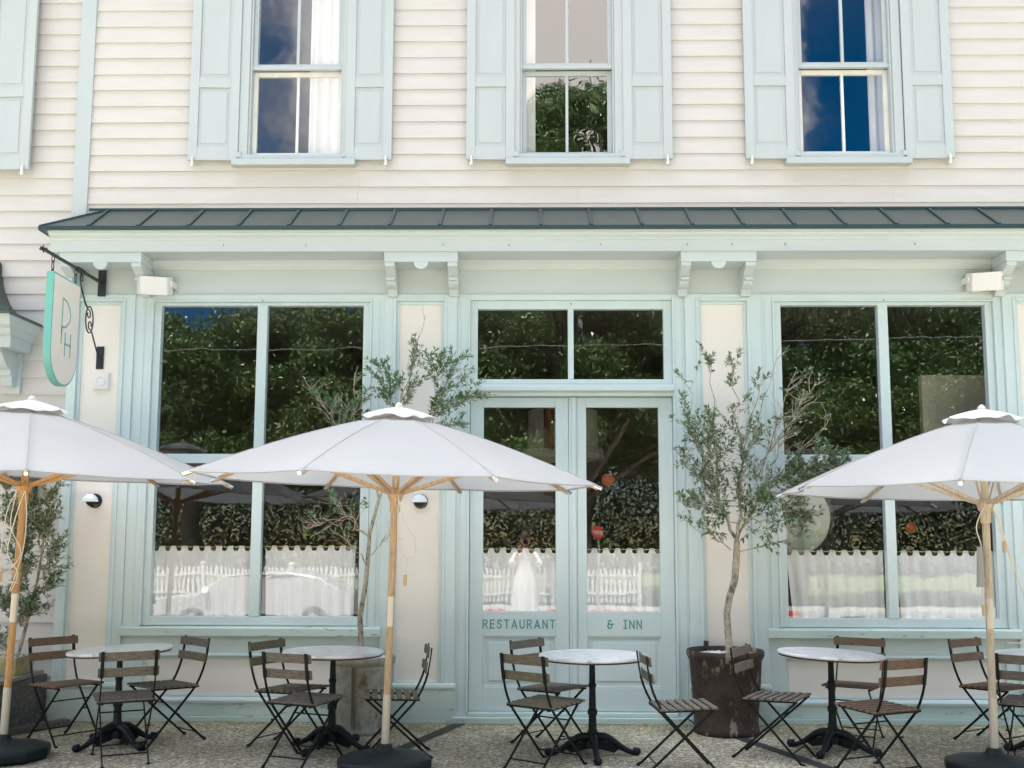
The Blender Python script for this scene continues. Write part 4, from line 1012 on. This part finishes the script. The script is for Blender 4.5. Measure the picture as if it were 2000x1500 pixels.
# --- branching olive trees: limbs given as rough skeletons, twigs and narrow leaves grown from them
def add_leaf(b, p, d, up, ln, wd_, rnd):
    d = d.normalized(); s = d.cross(up)
    if s.length < .05: s = d.orthogonal()
    s.normalize(); nrm = s.cross(d); m = p+d*ln*.5
    b.add([p, m+s*wd_+nrm*wd_*.35, p+d*ln-nrm*ln*.08, m-s*wd_+nrm*wd_*.35], [(0,1,2),(0,2,3)])
def olive(name, label, loc, limbs, trunk, seed, leaf=(.045,.0075), dens=1.0, m=OLIVE, tw=.42, thin=1):
    rnd = random.Random(seed); t = thing(name, label, 'olive tree', loc)
    W = MB(); W.tube(*trunk, n=9); Wt = MB(); Lf = MB(); up = Vector((0,0,1))
    def wob(a, c, n, amp):
        pts = [Vector(a)]
        for i in range(1, n):
            u = i/n; pts.append(Vector(a).lerp(Vector(c), u)+Vector((rnd.gauss(0,amp),rnd.gauss(0,amp),rnd.gauss(0,amp*.6))))
        pts.append(Vector(c)); return pts
    def twig(p, d, ln, r, leafy, lvl):
        n = 5; pts = [p]; dd = d.normalized()
        for i in range(n):
            dd = (dd+Vector((rnd.gauss(0,.16),rnd.gauss(0,.16),rnd.gauss(.03,.13)))).normalized(); pts.append(pts[-1]+dd*ln/n)
        Wt.tube(pts, [r*(1-.7*i/n) for i in range(n+1)], 4, caps=False)
        if lvl > 0:
            for i in range(1, n+1):
                if rnd.random() < .45:
                    e = (dd+Vector((rnd.gauss(0,.6),rnd.gauss(0,.6),rnd.gauss(.1,.4)))).normalized(); twig(pts[i], e, ln*rnd.uniform(.35,.65), r*.6, leafy, lvl-1)
        if rnd.random() < leafy:
            for i in range(1, n+1):
                for k in range(2):
                    for _ in range(1 if rnd.random() < dens*.72 else 0):
                        q = pts[i-1].lerp(pts[i], rnd.random()); side = Vector((rnd.gauss(0,1),rnd.gauss(0,1),rnd.gauss(0,.7)))
                        e = (dd*.8+side.normalized()*.75); add_leaf(Lf, q, e, up, leaf[0]*rnd.uniform(.65,1.25), leaf[1]*rnd.uniform(.8,1.2), rnd)
            for _ in range(3): add_leaf(Lf, pts[-1], dd+Vector((rnd.gauss(0,.4),rnd.gauss(0,.4),rnd.gauss(0,.3))), up, leaf[0], leaf[1], rnd)
    for (a, c, r, ntw, leafy) in limbs:
        n = 7; pts = wob(a, c, n, .018); W.tube(pts, [max(.0025, r*(1-.8*i/n)) for i in range(n+1)], 6)
        D = (Vector(c)-Vector(a)).normalized()
        for k in range(max(3, round(ntw*(thin if c[0] < .6 else 1)))):
            u = rnd.uniform(.18, 1.0)*n; i = min(int(u), n-1); p = pts[i].lerp(pts[i+1], u-i)
            d = (D*.9+Vector((rnd.gauss(0,.55),rnd.gauss(0,.45),rnd.gauss(.1,.4))))
            twig(p, d, tw*rnd.uniform(.4,1.0)*(1.15-.5*u/n), .0035, leafy, 1)
    W.build('trunk', BARK, t, smooth=60); Wt.build('twigs', TWIG, t); Lf.build('foliage', m, t, fix=False)
    return t
# olive in the rusty pot (coordinates relative to the pot's centre)
def rel(o, *pts): return [Vector((p[0]-o[0], p[1]-o[1], p[2]-o[2])) for p in pts]
O = (1.70,-.45,.60)
tr = rel(O,(1.717,-.45,.58),(1.712,-.45,.75),(1.700,-.45,.98),(1.725,-.45,1.12),(1.775,-.44,1.26),(1.79,-.45,1.42),(1.80,-.45,1.60))
fork = (1.80,-.45,1.60)
LB = [(fork,(1.56,-.50,2.15),.016,16,.95),((1.70,-.47,1.85),(1.30,-.55,2.35),.010,24,1),((1.56,-.50,2.15),(1.38,-.5,2.95),.008,19,.85),((1.62,-.50,2.05),(1.62,-.42,3.12),.010,26,.85),
 (fork,(1.86,-.45,2.35),.016,24,.95),((1.86,-.45,2.30),(1.80,-.40,3.18),.009,19,.6),((1.86,-.45,2.30),(2.05,-.5,3.05),.008,16,.6),(fork,(2.10,-.45,2.1),.013,26,1),((2.05,-.45,2.05),(2.62,-.62,2.26),.008,38,1),
 ((2.0,-.45,2.0),(2.46,-.55,2.03),.007,24,1),((2.0,-.45,2.0),(2.35,-.5,1.80),.006,19,1),((1.9,-.45,1.80),(2.2,-.55,1.72),.006,14,1),((1.95,-.45,2.15),(2.42,-.35,2.85),.008,18,.22),((2.02,-.45,2.15),(2.25,-.3,2.72),.006,14,.2),
 ((2.0,-.45,2.05),(2.55,-.35,2.98),.006,14,.06),((1.98,-.45,2.1),(2.38,-.35,3.10),.006,14,.08),((2.0,-.45,1.98),(2.62,-.4,2.62),.006,12,.12),((1.86,-.45,2.3),(2.2,-.4,3.2),.006,10,.25),((1.75,-.45,1.52),(1.42,-.5,1.72),.006,8,.5),((1.8,-.45,1.5),(2.28,-.55,1.62),.004,6,.4),
 ((1.72,-.47,1.9),(1.36,-.6,1.88),.007,22,1),((1.60,-.5,2.0),(1.40,-.6,2.50),.006,22,1),((1.85,-.45,2.1),(1.95,-.6,2.6),.007,18,.8),((1.60,-.5,2.15),(1.55,-.55,2.55),.007,19,1),((1.8,-.45,1.75),(1.62,-.62,1.80),.006,16,1),((1.8,-.45,1.85),(1.98,-.62,1.95),.006,19,1)]
LB = [(*rel(O,a,c),r,n,l) for a,c,r,n,l in LB]
olive('olive_tree', 'full crowned olive tree growing in the rusty pot between doors and window', O, LB, (tr,[.036,.030,.029,.029,.030,.031,.026]), 11, leaf=(.052,.0098), tw=.27, dens=1.0, thin=.50)
# olive in the grey can
O = (-1.40,-.46,.56)
tr = rel(O,(-1.40,-.46,.55),(-1.40,-.46,.72),(-1.415,-.46,.95),(-1.375,-.45,1.2),(-1.36,-.45,1.40),(-1.345,-.45,1.66),(-1.27,-.45,1.95),(-1.20,-.45,2.15))
LB = [((-1.345,-.45,1.62),(-1.66,-.5,1.95),.011,13,.35),((-1.36,-.45,1.35),(-1.60,-.5,1.72),.006,10,.30),((-1.36,-.45,1.45),(-1.12,-.5,1.68),.004,6,.15),((-1.5,-.47,1.80),(-1.83,-.5,1.72),.005,10,.2),
 ((-1.27,-.45,1.95),(-1.62,-.45,2.55),.010,14,.45),((-1.55,-.45,2.40),(-1.88,-.5,2.90),.006,14,.30),((-1.5,-.45,2.35),(-1.50,-.45,3.05),.006,12,.25),((-1.60,-.45,2.5),(-1.72,-.5,2.75),.005,14,.7),((-1.60,-.45,2.5),(-1.42,-.5,2.78),.005,11,.7),
 ((-1.20,-.45,2.15),(-1.10,-.45,2.75),.011,14,.6),((-1.12,-.45,2.62),(-1.25,-.5,3.05),.006,16,.8),((-1.10,-.45,2.70),(-.95,-.5,3.18),.006,16,.75),((-1.10,-.45,2.75),(-.89,-.45,3.56),.005,5,.30),
 ((-1.16,-.45,2.3),(-.78,-.45,2.75),.009,13,.6),((-.80,-.45,2.7),(-.62,-.5,3.12),.006,13,.7),((-.85,-.45,2.65),(-.50,-.55,2.80),.006,13,.9),((-.80,-.45,2.7),(-.78,-.5,3.1),.005,12,.8),((-.9,-.45,2.6),(-.62,-.55,2.58),.005,9,.8)]
LB = [(*rel(O,a,c),r,n,l) for a,c,r,n,l in LB]
olive('olive_tree', 'sparse leggy olive tree growing in the grey can, crown behind the middle parasol', O, LB, (tr,[.026,.024,.023,.021,.019,.016,.013,.011]), 5, leaf=(.055,.0085), tw=.26, dens=.9, m=OLIVED, thin=.85)
# olive on the platform
O = (-4.36,-.42,.56)
tr = rel(O,(-4.36,-.42,.55),(-4.30,-.42,.80),(-4.25,-.43,1.02),(-4.20,-.44,1.25),(-4.17,-.45,1.5),(-4.16,-.45,1.7))
LB = [((-4.30,-.42,.8),(-4.36,-.5,1.15),.006,16,1),((-4.25,-.43,1.02),(-4.36,-.5,1.55),.007,24,1),((-4.20,-.44,1.25),(-4.02,-.5,1.50),.006,16,1),((-4.17,-.45,1.5),(-4.10,-.5,1.95),.008,26,1),((-4.17,-.45,1.5),(-4.30,-.5,2.0),.008,26,1),
 ((-4.25,-.45,1.3),(-4.42,-.5,1.85),.007,26,1),((-4.36,-.5,1.5),(-4.52,-.45,2.15),.006,20,1),((-4.22,-.43,1.1),(-4.08,-.5,1.22),.005,11,1),((-4.3,-.42,.85),(-4.50,-.5,1.05),.005,13,1),((-4.28,-.42,.9),(-4.20,-.5,1.0),.005,10,1),((-4.38,-.42,.6),(-4.56,-.5,.80),.005,16,1)]
LB = [(*rel(O,a,c),r,n,l) for a,c,r,n,l in LB]
olive('olive_tree', 'leafy slender olive tree in the wooden trough beside the corner pilaster', O, LB, (tr,[.016,.015,.013,.011,.009,.007]), 23, leaf=(.048,.008), tw=.24, dens=1.0)

b = MB(); b.add([(0,0,0),(.03,.01,.008),(.07,.005,.012),(.095,0,.004),(.05,-.018,.010),(.02,-.012,.004)], [(0,1,4,5),(1,2,3,4)]); o = b.build('fallen_leaf', LEAFO, None); o.location = (-1.99,-.065,.826); tag(o, 'single orange dry leaf lying on the window sill', 'leaf')
o2 = o.copy(); C.objects.link(o2); o2.location = (.98,-.16,.004); o2.rotation_euler = (0,0,.5); tag(o2, 'dry brown leaf on the ground before the door threshold', 'leaf')

b = MB(); rnd = random.Random(77)
for i in range(70):
    x, y = rnd.uniform(-4.2, 4.8), -rnd.random()**2*1.6-.06; a = rnd.uniform(0,6.28); l = rnd.uniform(.012,.035); w = l*.32; z = .005+rnd.uniform(0,.006)
    c, s_ = math.cos(a)*l, math.sin(a)*l; b.add([(x-c,y-s_,z),(x+s_*.3,y-c*.3,z+.004),(x+c,y+s_,z+.003),(x-s_*.3,y+c*.3,z)], [(0,1,2,3)])
tag(b.build('leaf_litter', mat('dry_leaf_litter', (.22,.16,.08), .8, var=.5, vscale=3), None, fix=False), kind='stuff')

# ================================================================== across the street (seen mirrored in the glass)
def quads(name, centers, normals_seed, size, m, parent):
    rng = np.random.default_rng(normals_seed); n = len(centers)
    a = rng.normal(size=(n,3)); a /= np.linalg.norm(a,axis=1)[:,None]; h = rng.normal(size=(n,3)); c = np.cross(a,h); c /= np.linalg.norm(c,axis=1)[:,None]
    s = (size*rng.uniform(.6,1.3,n))[:,None]
    V = np.empty((n,4,3)); V[:,0] = centers-a*s; V[:,1] = centers-c*s*.45; V[:,2] = centers+a*s; V[:,3] = centers+c*s*.45
    me = bpy.data.meshes.new(name); me.vertices.add(n*4); me.vertices.foreach_set('co', V.reshape(-1))
    me.loops.add(n*4); me.loops.foreach_set('vertex_index', np.arange(n*4)); me.polygons.add(n)
    me.polygons.foreach_set('loop_start', np.arange(n)*4); me.polygons.foreach_set('loop_total', np.full(n,4)); me.update(); me.validate()
    me.materials.append(m); o = bpy.data.objects.new(name, me); C.objects.link(o); o.parent = parent; return o
def oak(label, x, y, h, rad, seed, nl=120, per=1700):
    rnd = random.Random(seed); rng = np.random.default_rng(seed); t = thing('live_oak', label, 'tree', (x,y,-.36), group='oaks across the street')
    zc = h*.60; pts = []; W = MB(); W.tube([(0,0,0),(.1,0,1.2),(-.1,.1,2.4),(0,.1,3.2)], [.42,.34,.30,.28], 10)
    for k in range(nl):
        a = rnd.uniform(0,6.283); e = rnd.uniform(-.55,1); q = rnd.uniform(.35,1)**.6
        c = np.array([rad*q*math.cos(a)*math.sqrt(max(0,1-max(e,0)**2*.7)), rad*.75*q*math.sin(a)*math.sqrt(max(0,1-max(e,0)**2*.7)), zc+(h-zc)*.93*e*q if e > 0 else zc+zc*.62*e*q])
        s = rnd.uniform(.45,1.1)*rad*.17; d = rng.normal(size=(per,3)); d /= np.linalg.norm(d,axis=1)[:,None]
        r = s*rng.uniform(.1,1.0,per)**.5; pts.append(c+d*r[:,None]*np.array([1.25,1.1,.75])+rng.normal(size=(per,3))*.16)
        if k % 3 == 0:
            p0 = Vector((0,.1,3.0)); pc = Vector(c); mid = p0.lerp(pc,.5)+Vector((rnd.gauss(0,.3),rnd.gauss(0,.3),rnd.uniform(-.1,.7))); W.tube([p0,p0.lerp(mid,.5),mid,mid.lerp(pc,.5),pc+(pc-mid)*.25], [.16,.12,.08,.05,.02], 6)
    W.build('trunk', OAKB, t, smooth=60); quads('crown', np.vstack(pts), seed, .075, OAK, t)
    return t
oak('broad live oak across the street mirrored in the window by the sign', -10.5, -23.0, 9.6, 5.0, 1)
oak('live oak across the street mirrored in the pane beside the doors', -4.6, -22.0, 9.9, 4.6, 2)
oak('tallest live oak across the street, its top mirrored in the upper window over the doors', 1.9, -24.5, 18.8, 4.4, 3, nl=170)
oak('round live oak standing before the tallest one across the street', 1.4, -21.6, 10.2, 4.4, 12)
oak('live oak across the street mirrored in the window over the rusty pot', 8.2, -22.4, 10.2, 4.9, 4)
oak('far live oak across the street mirrored in the end window pane', 15.0, -24.0, 10.4, 5.4, 5)
oak('outer live oak far down the street', -17.5, -25.0, 11.0, 5.6, 6)
b = MB(); rng = np.random.default_rng(3); n = 260000
c = np.stack([rng.uniform(-60,60,n), rng.uniform(-56,-48,n), -.3+12.5*rng.uniform(0,1,n)], -1)
o = quads('woods', c, 9, .15, WOODS, None); tag(o, kind='stuff')
# white picket fence
t = thing('picket_fence', 'white picket fence across the street, mirrored in the doors and windows', 'fence', (0,-19.7,-.2))
b = MB()
for z in (.28,.78): b.box(-14, 3.2, .0, .04, z, z+.07)
b.build('rail', WHITEF, t)
b = MB(); x = -14
while x < 3.2:
    b.prism_y([(x-.035,.06),(x+.035,.06),(x+.035,1.0),(x,1.06),(x-.035,1.0)], -.025, 0); x += .125
b.build('picket', WHITEF, t)
for k in range(8):
    x = -14+2.45*k; b = MB(); b.box(x-.05,x+.05,.041,.14,0,1.12); b.lathe([(.085,0),(.085,.03),(.02,.09)], 4, (x,.09,1.12)); b.build('post', WHITEF, t)
# parked white car
t = thing('parked_car', 'white parked car mirrored in the half curtains of the window by the sign', 'car', (-5.6,-12.7,-.34)); t.scale = (.9,1,.86)
b = MB(); prof = [(-2.2,.35),(-2.25,.6),(-2.15,.86),(-1.3,.98),(-.75,1.42),(.7,1.50),(1.5,1.36),(2.1,.98),(2.22,.85),(2.25,.4),(2.1,.28),(-2.0,.28)]
for s, w in ((0,.0),): pass
n = len(prof); V = []
for yy, k in ((-.88,.0),(-.80,1),( .80,1),(.88,0)):
    V += [(x*(1 if z < 1 else .97), yy*(1 if z < 1 else .86) , z) for x,z in prof]
b.add(V, [tuple(range(n))]+[(r*n+i, r*n+(i+1)%n, (r+1)*n+(i+1)%n, (r+1)*n+i) for r in range(3) for i in range(n)]+[tuple(range(3*n,4*n))[::-1]])
b.build('body', mat('white_car_paint', (.45,.45,.45), .2), t, bevel=.04, smooth=50)
CG = mat('car_window_glass', (.02,.025,.03), .08)
b = MB()
for yy in (-.775,.762): b.prism_y([(-1.1,1.02),(-.65,1.38),(.05,1.42),(.05,1.02)], yy, yy+.013); b.prism_y([(.12,1.02),(.12,1.42),(.75,1.42),(1.35,1.3),(1.6,1.02)], yy, yy+.013)
b.build('side_window', CG, t)
for x in (-1.4,1.4):
    for yy in (-.84,.84):
        b = MB(); b.lathe([(.001,-.1),(.31,-.1),(.33,-.06),(.33,.06),(.31,.1),(.001,.1)], 28); w = b.build('wheel', RUBBER, t, smooth=40); w.location = (x,yy,.33); w.rotation_euler = (R_(90),0,0)
        b = MB(); b.lathe([(.001,-.11),(.2,-.11),(.2,.11),(.001,.11)], 20); b.build('rim', ALU, w, smooth=30)
b = MB(); b.tube([(-1.05,.80,1.02),(-1.08,1.0,1.08)], [.03,.09], 8); b.build('side_mirror', mat('white_mirror_shell', (.8,.8,.8), .3), t)
# overhead cable
b = MB(); b.tube([(-40+80*i/24, -14.5+.5*i/24, 6.4-.9*math.sin(math.pi*i/24)+.05*i) for i in range(25)], .011, 6); tag(b.build('overhead_cable', mat('grey_cable', (.25,.24,.22), .7), None), 'thin overhead cable crossing the street, mirrored across the windows', 'cable')
# stop sign on the corner, mirrored in the right-hand door
t = thing('stop_sign', 'small red octagonal sign on a post across the street', 'sign', (1.9,-17.9,-.2))
b = MB(); b.tube([(0,0,0),(0,0,2.1)], .03, 8); b.build('post', GALV, t)
b = MB(); b.prism_y([(.17*math.cos(R_(22.5+45*k)), 2.0+.17*math.sin(R_(22.5+45*k))) for k in range(8)], .03, .04); b.build('plate', REDP, t)
b = MB()
GL['O'] = (.56, [[(.28,0),(.08,.12),(0,.5),(.08,.88),(.28,1),(.48,.88),(.56,.5),(.48,.12),(.28,0)]]); GL['P'] = (.5, [[(0,0),(0,1)],[(0,1),(.3,1),(.45,.93),(.5,.76),(.45,.6),(.3,.5),(0,.5)]])
k = text('STOP', -.12, .12, 1.955, 2.045, 0, .02)
k.v = [(-x, .0425+y, z) for x, y, z in k.v]; k.build('lettering', WHITEF, t)

# ================================================================== the photographer, mirrored in the left door leaf
def skin(name, verts, edges, m, parent, root=0, sub=2):
    me = bpy.data.meshes.new(name); me.from_pydata([v[0] for v in verts], edges, []); me.materials.append(m)
    o = bpy.data.objects.new(name, me); C.objects.link(o); o.parent = parent
    sk = o.modifiers.new('skin', 'SKIN'); sk.use_smooth_shade = True
    bm = bmesh.new(); bm.from_mesh(me); ly = bm.verts.layers.skin.verify(); bm.verts.ensure_lookup_table()
    for i, v in enumerate(verts): bm.verts[i][ly].radius = (v[1], v[1] if len(v) < 3 else v[2]); bm.verts[i][ly].use_root = (i == root)
    bm.to_mesh(me); bm.free(); ss = o.modifiers.new('smooth', 'SUBSURF'); ss.levels = sub; ss.render_levels = sub
    return o
pt = thing('person', 'person in long white dress holding a camera to the face across the patio', 'person', (-.02,-9.56,0))
SKN = mat('skin', (.50,.31,.22), .55); DRS = mat('white_dress', (.80,.80,.80), .8, bump=.3, bscale=14, stretch=(4,4,1)); HAIR = mat('brown_hair', (.10,.05,.03), .6)
# a person facing +y: pelvis, spine, neck, head, legs, arms bent up to the camera
V = [((0,0,.93),.13,.10),((0,0,1.08),.11,.08),((0,-.01,1.25),.13,.09),((0,-.01,1.37),.12,.075),((0,.0,1.45),.05,.05),((0,.02,1.53),.072,.08),((0,.02,1.62),.075,.09),
     ((-.16,0,1.36),.05),((-.25,.04,1.14),.040),((-.10,.17,1.42),.030),((-.075,.19,1.50),.022),
     ((.16,0,1.36),.05),((.25,.04,1.14),.040),((.10,.17,1.42),.030),((.075,.19,1.50),.022),
     ((-.09,0,.85),.085),((-.10,.01,.48),.055),((-.10,-.02,.09),.036),((-.10,.10,.03),.03),
     ((.09,0,.85),.085),((.10,.01,.48),.055),((.10,-.02,.09),.036),((.10,.10,.03),.03)]
E_ = [(0,1),(1,2),(2,3),(3,4),(4,5),(5,6),(3,7),(7,8),(8,9),(9,10),(3,11),(11,12),(12,13),(13,14),(0,15),(15,16),(16,17),(17,18),(0,19),(19,20),(20,21),(21,22)]
skin('body', V, E_, SKN, pt)
for sg in (-1,1):                                                     # five bent fingers closed round each side of the camera
    for k in range(4):
        z = 1.60-.021*k; ln = (.9,1,.95,.8)[k]
        skin('finger', [((sg*.082,.185,1.53),.012),((sg*.084,.215,z),.009),((sg*.072,.245*1,z),.0085),((sg*.045,.250+.004*ln,z),.007)], [(0,1),(1,2),(2,3)], SKN, pt, sub=1)
    skin('thumb', [((sg*.078,.175,1.52),.012),((sg*.066,.165,1.545),.010),((sg*.045,.163,1.565),.008)], [(0,1),(1,2)], SKN, pt, sub=1)
b = MB(); n = 40; prof = [(.16,.13,1.39),(.175,.125,1.28),(.145,.105,1.12),(.15,.12,1.02),(.21,.17,.86),(.225,.19,.60),(.245,.205,.34),(.26,.22,.16)]
for w, d, z in prof:
    for j in range(n):
        a = 2*math.pi*j/n; k = 1+(.05*math.sin(9*a+z*3) if z < 1 else 0); b.v.append((w*k*math.cos(a), d*k*math.sin(a), z))
for i in range(len(prof)-1):
    for j in range(n): b.f.append((i*n+j, i*n+(j+1)%n, (i+1)*n+(j+1)%n, (i+1)*n+j)); b.m.append(0)
b.f.append(tuple(range(n))); b.m.append(0); b.build('dress', DRS, pt, smooth=180)
for sg in (-1,1): skin('sleeve', [((sg*.14,0,1.37),.075),((sg*.22,.02,1.22),.085),((sg*.26,.05,1.13),.09),((sg*.20,.10,1.25),.06)], [(0,1),(1,2),(2,3)], DRS, pt, sub=2)
b = MB(); ball(b, (0,-.012,1.625), .112); b.v = [(x, y*1.05-.0, z) for x, y, z in b.v if True]; hr = b.build('hair', HAIR, pt, smooth=180)
hr.scale = (.92,1,1.08); hr.location = (0,-.03,-.12)
for sg in (-1,1):
    b = MB(); ball(b, (sg*.032,.103,1.60), .011, 8); b.build('eye', mat('eye_white', (.7,.7,.7), .2), pt, smooth=180)
    skin('ear', [((sg*.078,.02,1.575),.012),((sg*.086,.012,1.60),.014),((sg*.082,.012,1.625),.010)], [(0,1),(1,2)], SKN, pt, sub=1)
skin('nose', [((0,.098,1.60),.009),((0,.115,1.575),.013),((0,.108,1.56),.012)], [(0,1),(1,2)], SKN, pt, sub=1)
skin('mouth', [((-.022,.098,1.53),.005),((0,.104,1.528),.008),((.022,.098,1.53),.005)], [(0,1),(1,2)], mat('lips', (.40,.12,.10), .5), pt, sub=1)
for sg in (-1,1): skin('shoe', [((sg*.10,-.05,.045),.04),((sg*.10,.06,.035),.04),((sg*.10,.15,.028),.032)], [(0,1),(1,2)], BLKG, pt, sub=2)
kt = thing('photo_camera', 'black camera held up to the face of the person in the white dress', 'camera', (0,-9.38,1.565))
b = MB(); b.box(-.066,.066,-.03,.025,-.045,.035); b.box(-.022,.022,-.03,.02,.036,.055); b.build('camera_body', BLKG, kt, bevel=.006)
b = MB(); b.lathe([(.033,0),(.033,.035),(.028,.04),(.0005,.036)], 24); o = b.build('lens', BLKG, kt, smooth=40); o.rotation_euler = (R_(-90),0,0); o.location = (0,.0255,-.004)
